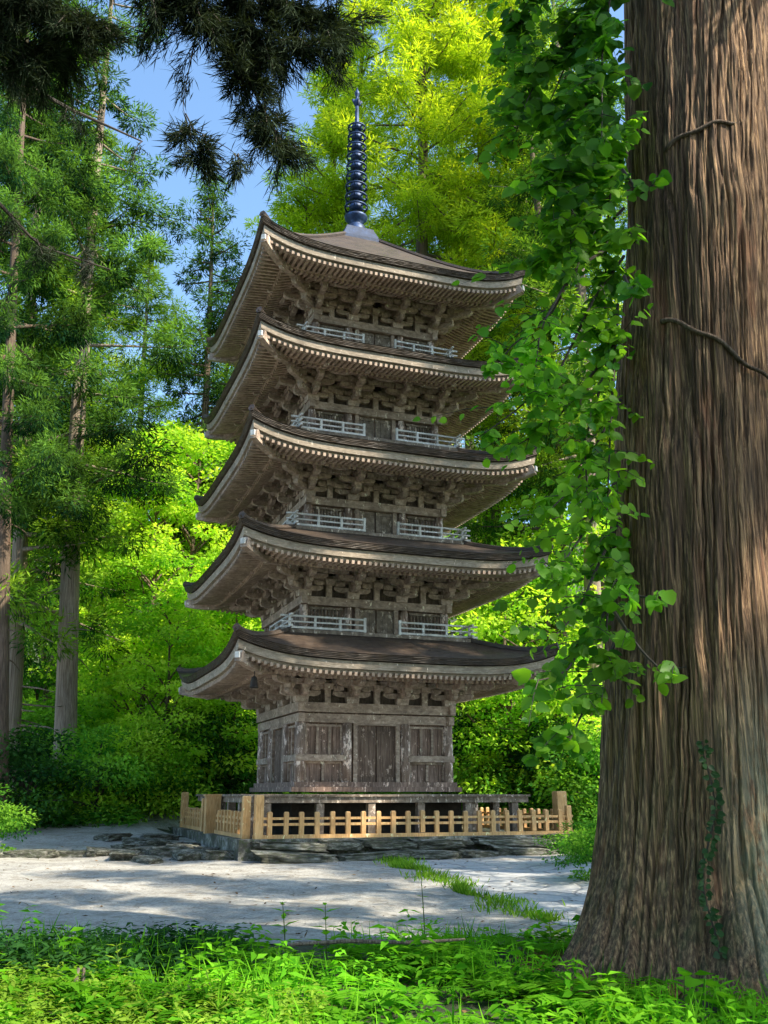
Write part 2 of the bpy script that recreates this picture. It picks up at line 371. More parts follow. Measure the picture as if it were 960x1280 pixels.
# ------------------------------------------------------------------ pagoda
Z0 = .42
pag = empty('pagoda', (PX, PY, Z0), TH)
tag(pag, 'weathered brown five-storey wooden pagoda with upswept roofs and a metal spire tinted sky blue', 'pagoda')
def pp(mb, name, mat, parent=None, smooth=False):
    o = mb.build(name, mat, parent or pag, smooth)
    if parent is None: o.location = (0, 0, -Z0)
    return o
W = [4.68, 4.66, 4.48, 4.36, 4.38]
HT = [5.78, 8.74, 11.87, 14.93, 18.04]
HM = [5.29, 8.30, 11.34, 14.43, 17.42]
RB = [2.25, 2.22, 2.14, 2.07, 2.0]
RF = [0, 2.86, 2.76, 2.68, 2.56]          # balcony half widths
def sides(): return [(math.cos(k * math.pi / 2), math.sin(k * math.pi / 2)) for k in range(4)]
def side_pt(k, t, r, z):
    """k=0 front (-y), 1 right, 2 back, 3 left; t runs along the side, r outward"""
    c, s = ((1, 0), (0, 1), (-1, 0), (0, -1))[k]
    x, y = t, -r
    return (x * c - y * s, x * s + y * c, z)
PW = 4.4
for i in range(5):
    w, hm, ht, rb = W[i], HM[i], HT[i], RB[i]; lift = ht - hm
    def L(t, r): return lift * abs(t / w) ** PW * (max(r, 0) / w) ** 1.5
    if i < 4:
        rin = RF[i + 1] - .12; zin = hm + .80
    else:
        rin = .62; zin = 20.42
    def ztop(r):
        q = (w - r) / (w - rin); q = min(max(q, 0), 1)
        return hm + (zin - hm) * (q ** 1.18)
    rw = .16   # how far the dark edge overhangs the eave board
    roof = MB()
    for k in range(4):
        def top(u, v):
            r = rin + (w - rin) * v; t = (2 * u - 1) * r
            return side_pt(k, t, r, ztop(r) + L(t, r))
        roof.grid(40, 14, top)
        def edge(u, v):
            r = w - (.06 * v); t = (2 * u - 1) * r
            return side_pt(k, t, r - .016 * (round(v * 9) % 2) + (random.uniform(-.005, .005) if 0 < u < 1 and v > 0 else 0), hm + L(t, r) - .18 * v + (random.uniform(-.006, .006) if 0 < u < 1 and v > 0 else 0))
        roof.grid(60, 9, edge)
        def under(u, v):
            r = w - .06 - .3 * v; t = (2 * u - 1) * r
            return side_pt(k, t, r, hm + L(t, r) - .18 + .03 * v)
        roof.grid(40, 1, under)
    for sx, sy in ((-1, -1), (1, -1), (1, 1), (-1, 1)):     # hip ridges
        pts = []
        for q in range(13):
            r = rin + (w - .03 - rin) * q / 12; pts.append((sx * r, sy * r, ztop(r) + L(r, r) + .03))
        roof.tube(pts, [.085] * 12 + [.11], 6)
    ro = pp(roof, 'roof', M['roof'])
    # eave board below the dark edge
    eb = MB()
    for k in range(4):
        for lo, hi, dr in ((-.195, -.40, .12), (-.405, -.50, .24)):
            def band(u, v):
                r = w - dr - (.02 * v); t = (2 * u - 1) * r
                return side_pt(k, t, r, hm + L(t, r) + lo + (hi - lo) * v)
            eb.grid(40, 1, band)
            def bot(u, v):
                r = w - dr - .02 - .16 * v; t = (2 * u - 1) * r
                return side_pt(k, t, r, hm + L(t, r) + hi)
            eb.grid(40, 1, bot)
    pp(eb, 'eave_board', M['eave'], ro)
    # soffit boards with two tiers of rafters
    so = MB()
    rp = rb + 1.42
    def zs(r):
        e = hm - .46
        if r > rp: return e + (w - r) / (w - rp) * .10
        return e + .10 + (rp - r) * .36
    for k in range(4):
        def soff(u, v):
            r = (rb - .05) + (w - .3 - rb) * v; t = (2 * u - 1) * r
            return side_pt(k, t, r, zs(r) + L(t, r))
        so.grid(36, 10, soff)
        n = int(2 * w / .17)
        for q in range(n + 1):
            t = -w + .22 + (2 * w - .44) * q / n
            for r0, r1, dz, hh in ((max(abs(t) + .04, rp - .1), w - .2, -.075, .10), (max(abs(t) + .04, rb - .02), w - .95, -.155, .12)):
                if r1 - r0 < .12: continue
                m = 4; pts = []
                for e in range(m + 1):
                    r = r0 + (r1 - r0) * e / m
                    pts.append((r, zs(r) + L(t, r) + dz))
                for e in range(m):
                    (ra, za), (rc, zc) = pts[e], pts[e + 1]
                    so.beam(side_pt(k, t, ra, za), side_pt(k, t, rc + .005, zc), .078, hh)
        # flying-rafter nosing between the tiers
        pts = [side_pt(k, t, w - .95, zs(w - .95) + L(t, w - .95) - .085) for t in np.linspace(-(w - .95), w - .95, 25)]
        for e in range(24): so.beam(pts[e], pts[e + 1], .11, .09)
    pp(so, 'eave_soffit', M['soffit'], ro)
    for kk, (sx, sy) in enumerate(((-1, -1), (1, -1), (-1, 1), (1, 1))):
        hr = MB(); pts = []
        for q in range(9):
            r = rb + (w - .16 - rb) * q / 8
            pts.append(Vector((sx * r, sy * r, zs(r) + L(r, r) - .15)))
        for q in range(8): hr.beam(pts[q], pts[q + 1] + (pts[q + 1] - pts[q]) * .03, .2, .28)
        hro = pp(hr, 'hip_rafter', M['beam'], ro)
        cap = MB(); e = pts[-1] + Vector((sx * .045, sy * .045, .0))
        cap.box((e.x, e.y, e.z + .02), (.05, .13, .15), math.atan2(sy, sx))
        pp(cap, 'end_cap', M['pale'], ro)
        if i == 0 and kk == 0:
            bl = MB(); bx_, by_, bz_ = sx * (w - .7), sy * (w - .7), zs(w - .7) + L(w - .7, w - .7) - .3
            bl.tube([(bx_, by_, bz_), (bx_, by_, bz_ - .14)], .012, 6)
            bl.lathe([(.03, -.13), (.07, -.16), (.09, -.24), (.1, -.38), (.12, -.42), (.10, -.43)], 14, (bx_, by_, bz_))
            pp(bl, 'wind_bell', M['dark'], ro, True)

# brackets: one mesh for a column, one for a corner, one for the strut between
def bracket(mb, corner):
    dirs = [(-90, 1.0)] if not corner else [(-90, 1.0), (180, 1.0), (-135, 1.414)]
    mb.box((0, 0, .09), (.34, .34, .18), 0, .006, 1.12)
    for ang, ex in dirs:
        A = R(ang); d = Vector((math.cos(A), math.sin(A), 0)); s = Vector((-d.y, d.x, 0))
        for j in range(3):
            z = .25 + .27 * j; r0 = -.25; r1 = (.47 * (j + 1)) * ex
            if j < 2: mb.beam(d * r0 + Vector((0, 0, z)), d * (r1 + .12) + Vector((0, 0, z)), .15, .16, .16)
            mb.box(tuple(d * r1 + Vector((0, 0, z + .155)))[:3], (.21, .21, .13), A, .006, 1.15)
            if ex < 1.2:
                for rr in ([0.0, .47, .94][:j + 1]):
                    zz = z + (0.0 if rr < .47 * j - .1 or j == 0 else .0)
                    c = d * rr
                    if j == 0 or rr > .01 or True:
                        mb.beam(c - s * (.56 if not corner else .56) + Vector((0, 0, zz + .003 * j)), c + s * .56 + Vector((0, 0, zz + .003 * j)), .135, .15, .17)
                        for o in (-.44, 0, .44):
                            q = c + s * o
                            mb.box((q.x, q.y, zz + .15), (.2, .2, .125), A, .006, 1.15)
        # tail rafter slanting down and out
        mb.beam(d * (.2 * ex) + Vector((0, 0, .98)), d * (1.58 * ex) + Vector((0, 0, .60)), .12, .15, .06)
        mb.box(tuple(d * (1.42 * ex) + Vector((0, 0, .72))), (.24, .22, .15), A, .006, 1.15)
        if ex < 1.2:
            c = d * 1.42
            mb.beam(c - s * .6 + Vector((0, 0, .84)), c + s * .6 + Vector((0, 0, .84)), .135, .13, .17)
            for o in (-.48, -.16, .16, .48):
                q = c + s * o; mb.box((q.x, q.y, .955), (.19, .2, .11), A, .006, 1.15)
def strut(mb):
    mb.box((0, -.02, .2), (.17, .12, .4), 0, .008); mb.box((0, -.05, .46), (.24, .24, .14), 0, .006, 1.15)
    for rr, z in ((.0, .58), (.47, .84), (.94, .84)):
        for o in (-.2, .2): mb.box((o, -rr, z), (.2, .2, .13), 0, .006, 1.15)
        mb.beam((-.34, -rr, z - .13), (.34, -rr, z - .13), .13, .13, .12)
mb = MB(); bracket(mb, False); me_col = mb.mesh('bracket_set', M['bracket'])
mb = MB(); bracket(mb, True); me_cor = mb.mesh('corner_bracket', M['bracket'])
mb = MB(); strut(mb); me_str = mb.mesh('bracket_strut', M['bracket'])
FACE_ROT = {0: 0.0, 1: math.pi / 2, 3: -math.pi / 2}
for i in range(5):
    rb = RB[i]; zb = HM[i] - 1.09
    for k in (0, 1, 3):
        for t in (-.76, .76):
            o = bpy.data.objects.new('bracket_set', me_col); link(o, pag); o.location = (*side_pt(k, t, rb, 0)[:2], zb - Z0); o.rotation_euler = (0, 0, FACE_ROT[k])
        for t in (-1.48, 0, 1.48):
            o = bpy.data.objects.new('bracket_strut', me_str); link(o, pag); o.location = (*side_pt(k, t, rb, 0)[:2], zb - Z0); o.rotation_euler = (0, 0, FACE_ROT[k])
    for (sx, sy), rz in (((-1, -1), 0.0), ((1, -1), math.pi / 2), ((-1, 1), -math.pi / 2)):
        o = bpy.data.objects.new('corner_bracket', me_cor); link(o, pag); o.location = (sx * rb, sy * rb, zb - Z0); o.rotation_euler = (0, 0, rz)
    pu = MB(); bk = MB()
    for k in range(4):
        for rr, z, ww in ((.0, .56, .16), (.47, .83, .14), (.94, .90, .14), (1.42, 1.05, .18)):
            r = rb + rr; e = r + .3
            zz = zb + z + .002 * k
            pu.beam(side_pt(k, -e, r, zz), side_pt(k, e, r, zz), ww, .13)
        # boards closing the space behind the brackets
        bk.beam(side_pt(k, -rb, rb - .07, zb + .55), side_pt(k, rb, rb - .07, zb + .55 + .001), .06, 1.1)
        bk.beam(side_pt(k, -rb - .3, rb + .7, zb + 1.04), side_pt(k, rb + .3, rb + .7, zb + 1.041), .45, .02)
    for k in (0, 1, 3):
        for rr, z, st in ((.47, .70, .37), (1.42, .93, .33), (.0, .42, .37)):
            r = rb + rr; n = int(2 * r / st)
            for q in range(n + 1):
                t = -r + 2 * r * q / n; pu.box(side_pt(k, t, r + .02, zb + z), (.2, .2, .13), 0, .006, 1.14)
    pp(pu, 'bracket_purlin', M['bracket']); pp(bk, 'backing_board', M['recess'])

# storeys
for i in range(5):
    rb = RB[i]; zt = HM[i] - 1.09
    zf = 1.80 if i == 0 else HM[i - 1] + .86
    wl = MB()
    zc = (zf + zt) / 2; hh = zt - zf
    for k in range(4):
        # planked walls slightly behind the pillars
        wl.beam(side_pt(k, -rb, rb - .12, zc), side_pt(k, rb, rb - .12, zc), .05, hh)
        nb = 14
        for q in range(nb):
            t = -rb + (q + .5) * 2 * rb / nb
            wl.box(side_pt(k, t, rb - .085 + random.uniform(-.006, .006), zc), (.30, .03, hh - .02) if k % 2 == 0 else (.03, .30, hh - .02), 0, .004)
    so_ = pp(wl, 'storey_wall', M['wall'])
    bm_ = MB()
    bands = [(zt - .13, .26, .13), (zt - .42, .24, .09)] if i == 0 else [(zt - .12, .24, .12)]
    for z, h, o in bands:
        for k in range(4):
            e = rb + o + (.12 if k % 2 else .0)
            bm_.beam(side_pt(k, -e, rb + o - .08, z), side_pt(k, e, rb + o - .08, z + .001), .17, h)
    pp(bm_, 'head_beam', M['beam'])
    pts_p = [(k, t) for k in range(4) for t in (-rb + .02, -.88, .88)]
    zp1 = zt - (.53 if i == 0 else .23)
    for k, t in pts_p:
        if k == 2 and t > -rb + .1: continue
        pl = MB()
        x, y, _ = side_pt(k, t, rb - .03, 0)
        pl.tube([(x, y, zf), (x, y, zp1)], .15 if i == 0 else .12, 12)
        pp(pl, 'pillar', M['pillar'], None, True)
    for k in (0, 1, 3):
        # doors in the middle bay
        d0, d1 = (zf + .24, zp1 - .06) if i == 0 else (zf + .04, zp1 - .02)
        fr = MB(); hw = .58 if i == 0 else .55
        zc2 = (d0 + d1) / 2
        for sx in (-1, 1): 
            fr.box(side_pt(k, sx * (hw + .06), rb + .005, zc2), (.12, .12, d1 - d0 + .1), 0, .004)
        fr.beam(side_pt(k, -hw - .13, rb + .012, d1 + .05), side_pt(k, hw + .13, rb + .012, d1 + .05), .14, .11)
        fro = pp(fr, 'door_frame', M['beam'])
        for sx in (-1, 1):
            lf = MB()
            for q in range(3):
                t = sx * (.02 + (q + .5) * (hw - .02) / 3); dd = ((hw - .02) / 3 - .006, .05, d1 - d0)
                lf.box(side_pt(k, t, rb - .045 + .004 * (q % 2), zc2), dd if k % 2 == 0 else (dd[1], dd[0], dd[2]), 0, .003)
            for z in (d0 + .12 * (d1 - d0), d1 - .12 * (d1 - d0)):
                t = sx * hw / 2; lf.box(side_pt(k, t, rb - .012, z), (hw - .06, .03, .05) if k % 2 == 0 else (.03, hw - .06, .05))
            pp(lf, 'door_leaf', M['door'] if i == 0 else M['deck'])
        # side bays
        for sx in (-1, 1):
            t0, t1 = 1.04, rb - .17
            if i == 0:
                rl = MB(); e0, e1 = .94, rb + .1
                rl.beam(side_pt(k, sx * e0, rb + .06, 2.70), side_pt(k, sx * e1, rb + .06, 2.70), .14, .17)
                pp(rl, 'wall_rail', M['beam'])
                pn = MB()
                for z0, z1, n in ((2.82, 3.58, 3), (2.10, 2.58, 2)):
                    for q in range(n + 1):
                        t = sx * (t0 + (t1 - t0) * q / n)
                        pn.box(side_pt(k, t, rb - .035, (z0 + z1) / 2), (.07, .06, z1 - z0) if k % 2 == 0 else (.06, .07, z1 - z0), 0, .004)
                    pn.beam(side_pt(k, sx * t0, rb - .03, z1), side_pt(k, sx * t1, rb - .03, z1), .07, .06)
                pp(pn, 'wall_panel', M['beam'])
            else:
                wn = MB(); z0, z1 = zf + .2, zp1 - .08
                for q in range(9):
                    t = sx * (t0 + .08 + (t1 - t0 - .16) * q / 8)
                    wn.box(side_pt(k, t, rb - .04, (z0 + z1) / 2), (.045, .045, z1 - z0 - .06), math.pi / 4)
                for z in (z0, z1): wn.beam(side_pt(k, sx * t0, rb - .03, z), side_pt(k, sx * t1, rb - .03, z), .07, .07)
                pp(wn, 'lattice_window', M['deck'])
    if i == 0:
        sl = MB()
        for r, z0, z1 in ((rb + .17, 1.93, 2.06), (rb + .27, 1.80, 1.93)):
            for k in range(4):
                e = r if k % 2 == 0 else r - .22
                sl.beam(side_pt(k, -e, r - .11, (z0 + z1) / 2), side_pt(k, e, r - .11, (z0 + z1) / 2), .22, z1 - z0 - .004)
        pp(sl, 'base_sill', M['wall'])
    else:
        rf = RF[i]; fl = MB()
        fl.box((0, 0, zf - .05), (2 * rf, 2 * rf, .1)); fl.box((0, 0, zf - .16), (2 * rf - .2, 2 * rf - .2, .12))
        pp(fl, 'balcony_floor', M['deck'])
        secs = [(0, -rf, -.5), (0, .5, rf), (1, -rf, rf), (3, -rf, -.5), (3, .5, rf)]
        for k, ta, tb in secs:
            rl = MB(); r = rf - .1; ea = ta - (.16 if ta <= -rf else 0); eb_ = tb + (.16 if tb >= rf else 0)
            lift_ = .012 if k % 2 else 0
            for z, ww in ((.06, .065), (.22, .045), (.38, .055)):
                rl.beam(side_pt(k, ea, r, zf + z + lift_), side_pt(k, eb_, r, zf + z + lift_), ww, ww * (.9 if z < .4 else 1.05))
            nn = max(2, int((tb - ta) / .62)); a0 = ta + (.1 if ta <= -rf else .04); b0 = tb - (.1 if tb >= rf else .04)
            for q in range(nn + 1):
                t = a0 + (b0 - a0) * q / nn
                end = (q == 0 and ta > -rf) or (q == nn and tb < rf)
                rl.box(side_pt(k, t, r, zf + (.22 if end else .19)), (.065, .065, .44 if end else .34), 0, .003)
            pp(rl, 'balcony_railing', M['pale'])
# veranda deck
dk = MB(); rd = 3.95
nb = 34
for q in range(nb):
    y = -rd + (q + .5) * 2 * rd / nb
    dk.box((random.uniform(-.02, .02), y, 1.705 + random.uniform(-.006, .006)), (2 * rd, 2 * rd / nb - .012, .05), 0, .003)
vd = pp(dk, 'veranda_deck', M['deck'])
eg = MB()
for k in range(4):
    e = rd - .05 if k % 2 == 0 else rd - .25
    eg.beam(side_pt(k, -e, rd - .15, 1.60), side_pt(k, e, rd - .15, 1.60), .16, .15)
pp(eg, 'edge_beam', M['deck'], vd)
for k in (0, 1, 3):
    for t in (-3.5, -2.1, -.7, .7, 2.1, 3.5):
        if k and t < -3: continue
        po = MB(); x, y, _ = side_pt(k, t, rd - .2, 0); po.box((x, y, 1.0), (.2, .2, 1.04), 0, .01); pp(po, 'deck_post', M['deck'], vd)
co = MB(); co.box((0, 0, 1.05), (5.0, 5.0, 1.2)); pp(co, 'underdeck_dark_core', M['dark'], vd)  # dark core painted as the shade below the deck
# finial
fin = MB()
fin.lathe([(1.02, 20.30), (1.02, 20.44), (.95, 20.46), (.72, 20.85), (.70, 20.93)], 4)
for idx, q in enumerate(fin.v):
    x, y, z = q; c = math.cos(math.pi / 4); fin.v[idx] = (x * c - y * c, x * c + y * c, z)
fo = pp(fin, 'finial', M['plinth'])
bw = MB(); bw.lathe([(.36, 20.93), (.38, 21.0), (.34, 21.2), (.2, 21.33), (.3, 21.42), (.4, 21.55), (.42, 21.62), (.2, 21.68), (.14, 21.8)], 20); pp(bw, 'bowl', M['metal'], fo, True)
sh = MB(); sh.lathe([(.085, 21.7), (.085, 25.6), (.06, 26.65)], 12); pp(sh, 'shaft', M['metal'], fo, True)
for q in range(9):
    z = 22.02 + q * .425; rr = .40 - .011 * q; rg = MB()
    rg.lathe([(.12, -.10), (.235 - .006 * q, -.09), (.245 - .006 * q, .07), (.19 - .005 * q, .10), (.1, .11)], 18, (0, 0, z))
    pts = [(rr * math.cos(a), rr * math.sin(a), z + .0) for a in np.linspace(0, 2 * math.pi, 25)]
    rg.tube(pts, .035, 6, False)
    for a in range(6):
        A = a * math.pi / 3; rg.beam((.2 * math.cos(A), .2 * math.sin(A), z), (rr * math.cos(A), rr * math.sin(A), z), .035, .05)
    for a in range(6):
        A = a * math.pi / 3 + .3; rg.lathe([(.005, -.16), (.03, -.14), (.02, -.06)], 6, (rr * math.cos(A), rr * math.sin(A), z))
    pp(rg, 'finial_ring', M['metal'], fo, True)
jw = MB()
jw.lathe([(.05, 26.35), (.11, 26.45), (.13, 26.55), (.10, 26.66), (.05, 26.72), (.035, 26.8), (.09, 26.9), (.095, 26.98), (.045, 27.08), (.008, 27.25)], 16)
for a in range(4):
    A = a * math.pi / 2
    jw.beam((.06 * math.cos(A), .06 * math.sin(A), 26.42), (.17 * math.cos(A), .17 * math.sin(A), 26.66), .025, .09)
pp(jw, 'finial_jewel', M['metal'], fo, True)

# ------------------------------------------------------------------ terrace, fence, stones
te = MB(); te.box((.45, .7, .2), (9.6, 10.6, .94), 0, .03)
o = te.build('terrace_ground', M['stone']); o.location = (PX, PY, 0); o.rotation_euler = (0, 0, TH); tag(o, kind='structure')

def fence_thing(label, p0, p1, ends):
    """p0,p1 in pagoda plan coordinates; ends: tall posts (fraction along)"""
    A = world_of(*p0, .68); Bv = world_of(*p1, .70); d = Bv - A; Ln = d.length; ang = math.atan2(d.y, d.x)
    root = empty('wooden_fence', A, ang); tag(root, label, 'fence', 'low new wooden fence panels around the pagoda')
    s = MB(); s.box((Ln / 2, 0, .05), (Ln, .11, .1), 0, .002); s.build('bottom_sill', M['fence'], root)
    for z in (.34, .48):
        s = MB(); s.box((Ln / 2, 0, z), (Ln, .05, .06), 0, .002); s.build('fence_rail', M['fence'], root)
    n = max(2, round(Ln / .415))
    for q in range(1, n):
        s = MB(); x = Ln * q / n
        x += random.uniform(-.012, .012); dz = random.uniform(-.012, .012); s.box((x, 0, .36 + dz), (.115, .1, .515), random.uniform(-.05, .05), .005); s.box((x, 0, .632 + dz), (.113, .098, .03), 0, .001, .72)
        s.build('picket', M['fence'], root)
    for f, hgt, wd in ends:
        s = MB(); x = Ln * f
        s.box((x, 0, hgt / 2), (wd, wd, hgt), 0, .003); s.box((x, 0, hgt + .02), (wd, wd, .04), 0, .001, .86)
        s.build('corner_post', M['fence'], root)
    return root
fence_thing('pale orange picket fence running along the front of the pagoda', (-3.95, -4.35), (5.0, -4.35), [(.014, 1.0, .2), (.985, .72, .14)])
fence_thing('short picket fence from the near corner along the left of the pagoda', (-4.08, -4.2), (-4.08, -.35), [(.03, .98, .19)])
fence_thing('far picket fence panel beyond the opening at the left of the pagoda', (-4.08, 1.2), (-4.08, 5.5), [(.03, .9, .26), (.97, 1.08, .22)])
fence_thing('picket fence going back from the right end of the front fence', (5.0, -4.1), (5.0, 2.6), [(.06, 1.1, .3)])
fb = MB(); fb.box((0, 0, .5), (.42, .3, 1.02), 0, .004); fb.box((0, 0, 1.03), (.5, .36, .05), 0, .003)
o = fb.build('gate_post', M['fence']); o.location = world_of(-4.15, -.05, .68); o.rotation_euler = (0, 0, TH); tag(o, 'broad sunlit pale wooden gate post at the opening in the left fence', 'post')

def rock_mesh(seed, sub=4):
    import bmesh
    bm = bmesh.new(); bmesh.ops.create_icosphere(bm, subdivisions=sub, radius=1)
    rs = np.random.default_rng(seed); ks = np.concatenate([rs.normal(size=(9, 3)) * 2.4, rs.normal(size=(14, 3)) * 8]); ph = rs.uniform(0, 6, 23); am = np.array([.055] * 9 + [.022] * 14)
    for v in bm.verts:
        p = v.co; n = float((np.sin(ks @ np.array(p) + ph) * am).sum()) + float(rs.normal()) * .012
        q = Vector([math.copysign(abs(c) ** .42, c) for c in p]); q = q * (1 + n)
        v.co = (q.x, q.y, q.z)
    me = bpy.data.meshes.new('stone'); bm.to_mesh(me); bm.free(); me.materials.append(M['stone'])
    me.polygons.foreach_set('use_smooth', [True] * len(me.polygons)); return me
ROCK = [rock_mesh(s) for s in (1, 2, 3, 4)]
def rock(name, loc, size, rz, label, group, m):
    o = bpy.data.objects.new(name, ROCK[m % 4]); link(o); o.location = loc; o.scale = [q / 2 for q in size]; o.rotation_euler = (random.uniform(-.06, .06), random.uniform(-.06, .06), rz)
    return tag(o, label, 'stone', group)
a = -4.1; q = 0
while a < 5.0:
    l = random.uniform(1.1, 2.3); rock('edging_stone', world_of(a + l / 2, -4.72 + random.uniform(-.05, .05), .53), (l, .6, random.uniform(.2, .26)), TH + random.uniform(-.05, .05),
         'long dark mossy stone in the upper course below the front fence', 'upper stone course below the front fence', q); a += l * .97; q += 1
a = -4.0
while a < 5.2:
    l = random.uniform(.9, 2.2); rock('step_stone', world_of(a + l / 2, -5.15 + random.uniform(-.06, .06), .27), (l, .6, random.uniform(.2, .28)), TH + random.uniform(-.06, .06),
         'dark rough stone in the lower course at the edge of the gravel', 'lower stone course at the gravel edge', q + 1); a += l * 1.02; q += 1
path = [(-4.7, -3.9, .75, .5), (-5.3, -3.5, .8, .45), (-5.0, -2.9, .7, .4), (-4.6, -2.2, .6, .45), (-5.7, -2.4, .9, .5), (-5.2, -1.6, .7, .45), (-6.1, -1.4, .8, .4), (-5.5, -.5, .9, .5),
        (-6.4, -.2, .7, .4), (-4.9, -.6, .6, .3), (-5.9, .8, .8, .45), (-6.8, -2.9, .9, .35), (-6.3, -3.9, .7, .3), (-7.4, -1.5, .6, .3), (-5.3, 2.0, .9, .4), (-6.6, 2.2, .8, .4)]
for q, (a, b, l, h) in enumerate(path):
    p = world_of(a, b); rock('path_stone', (p.x, p.y, float(gz(p.x, p.y)) + h * .16), (l * 1.15, l * random.uniform(.7, 1.0), h * .62), random.uniform(0, 3),
        'rough grey stone of the scattered steps beside the left fence', 'rough stepping stones left of the fence', q)
for q in range(9):
    x = -14.2 + q * 1.05 + random.uniform(-.1, .1); y = 25.6 + .25 * math.sin(q) + q * .05
    rock('kerb_stone', (x, y, float(gz(x, y)) + .03), (1.25, .4, .26), random.uniform(-.1, .1), 'low dark kerb stone in the line crossing the gravel road', 'kerb stones crossing the gravel road', q)

# ------------------------------------------------------------------ trees
def blob_blades(c, rad, n, L, W, rs, lv, t0, droop=.25):
    d = unit(rs.normal(size=(n, 3))); rr = rs.uniform(.25, 1, (n, 1)) ** .6
    C = c + d * rr * rad
    D = d * [1, 1, .8] + rs.normal(size=(n, 3)) * .45 + [0, 0, -droop]
    t = np.clip(t0 - .05 + .55 * d[:, 2] * rr[:, 0] + rs.uniform(-.15, .15, n), 0, 1)  # lit clump tops and shaded undersides painted through the tint
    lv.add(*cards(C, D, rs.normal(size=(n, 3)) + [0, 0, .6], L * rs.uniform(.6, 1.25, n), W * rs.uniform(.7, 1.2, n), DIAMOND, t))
def cedar_parts(H, z0, rmax, nl, seed, blades=110, r0=.38, narrow=.75, L=.30, W=.055, u0=.3):
    rs = np.random.default_rng(seed); lv = Leaves(); tr = MB()
    sway = lambda z: np.array([.35 * math.sin(z * .11 + seed), .3 * math.sin(z * .09 + 2 * seed), 0.0])
    s0 = sway(0)
    zs_ = np.linspace(0, H * .98, 26); tr.tube([tuple(sway(z) - s0 + [0, 0, z]) for z in zs_], [r0 * (1 + .5 * math.exp(-z / .9)) * (1 - z / H) ** .8 + .03 for z in zs_], 14)
    for q in range(nl):
        f = (q + rs.uniform(0, 1)) / nl; z = z0 + (H - z0) * f ** .9
        ln = rmax * (1 - f) ** narrow * rs.uniform(.55, 1.15) + .5; az = rs.uniform(0, 2 * math.pi)
        d = np.array([math.cos(az), math.sin(az), 0]); up = rs.uniform(-.25, .2)
        b = sway(z) - s0 + [0, 0, z]; P = [b + d * ln * u + np.array([0, 0, ln * (up * u - .35 * u * u * (1 - f) + .22 * u ** 3)]) for u in (0, .35, .7, 1.0)]
        tr.tube([tuple(p) for p in P], [.075 * (1 - f) + .03, .05, .03, .012], 5, False)
        nc = max(2, int(ln * 1.7))
        for e in range(nc):
            u = u0 + (1 - u0) * (e + rs.uniform(0, .9)) / nc; u = min(u, 1)
            k = min(int(u * 3), 2); p = P[0] + d * ln * u + np.array([0, 0, ln * (up * u - .35 * u * u * (1 - f) + .22 * u ** 3)])
            p = p + rs.normal(size=3) * [.35, .35, .25]
            rad = np.array([.75, .75, .55]) * rs.uniform(.65, 1.25) * (1.1 - .35 * f)
            blob_blades(p, rad, int(blades * rs.uniform(.7, 1.2)), L, W, rs, lv, rs.uniform(.1, .75))
    for q in range(9):   # dead stubs on the bare trunk
        z = rs.uniform(z0 * .35, z0); az = rs.uniform(0, 6.28); b = sway(z) - s0 + [0, 0, z]; ln = rs.uniform(.6, 2.2)
        tr.tube([tuple(b), tuple(b + [math.cos(az) * ln * .6, math.sin(az) * ln * .6, -.1]), tuple(b + [math.cos(az) * ln, math.sin(az) * ln, -.45 * ln * .4])], [.04, .025, .01], 5, False)
    return tr, lv
def broad_parts(H, R_, zc0, ncl, seed, leaves=165, L=.21, W=.13, r0=.16, flat=.35):
    rs = np.random.default_rng(seed); lv = Leaves(); tr = MB()
    tr.tube([(0, 0, 0), (.08, .05, H * .3), (.15, -.1, H * .6), (.1, .05, H * .9)], [r0, r0 * .8, r0 * .5, .03], 9)
    for q in range(ncl):
        u = rs.uniform(0, 1); z = zc0 + (H - zc0) * u; pr = R_ * math.sin(math.pi * (.18 + .74 * u)) ** .8
        az = rs.uniform(0, 6.28); rr = pr * rs.uniform(.35, 1.05); c = np.array([rr * math.cos(az), rr * math.sin(az), z - .12 * rr])
        rad = np.array([1, 1, flat]) * rs.uniform(.6, 1.35)
        n = int(leaves * rs.uniform(.6, 1.3)); d = unit(rs.normal(size=(n, 3))); C = c + d * rad * rs.uniform(.2, 1, (n, 1)) ** .5
        D = d * [1, 1, .4] + rs.normal(size=(n, 3)) * .5 + [0, 0, -.25]
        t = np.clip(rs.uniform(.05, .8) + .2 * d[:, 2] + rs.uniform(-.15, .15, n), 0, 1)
        lv.add(*cards(C, D, rs.normal(size=(n, 3)) * .55 + [0, 0, 1], L * rs.uniform(.6, 1.3, n), W * rs.uniform(.7, 1.2, n), DIAMOND, t))
        if q % 3 == 0:
            zb = max(.2 * H, z - rr * .8); tr.tube([(.1, 0, zb), tuple(c * .5 + [.05, 0, (zb + z) * .25]), tuple(c)], [.055, .035, .012], 5, False)
    return tr, lv
def variants(parts, trunk_mat, mats):
    tr, lv = parts; tm = {k: None for k in mats}; out = {}
    base = lv.mesh('crown', M[mats[0]])
    for k in mats:
        c = base if k == mats[0] else base.copy()
        if k != mats[0]: c.materials[0] = M[k]
        out[k] = c
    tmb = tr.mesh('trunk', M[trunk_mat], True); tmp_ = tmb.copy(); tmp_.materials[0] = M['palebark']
    return {'crown': out, 'trunk': tmb, 'pale': tmp_}
T = {}
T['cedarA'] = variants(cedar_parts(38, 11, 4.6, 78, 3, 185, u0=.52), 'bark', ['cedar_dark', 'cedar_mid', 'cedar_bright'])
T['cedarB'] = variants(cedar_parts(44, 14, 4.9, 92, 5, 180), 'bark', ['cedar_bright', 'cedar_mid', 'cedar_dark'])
T['cedarC'] = variants(cedar_parts(30, 5, 3.3, 70, 8, 165, .27), 'bark', ['cedar_mid', 'cedar_bright', 'cedar_dark'])
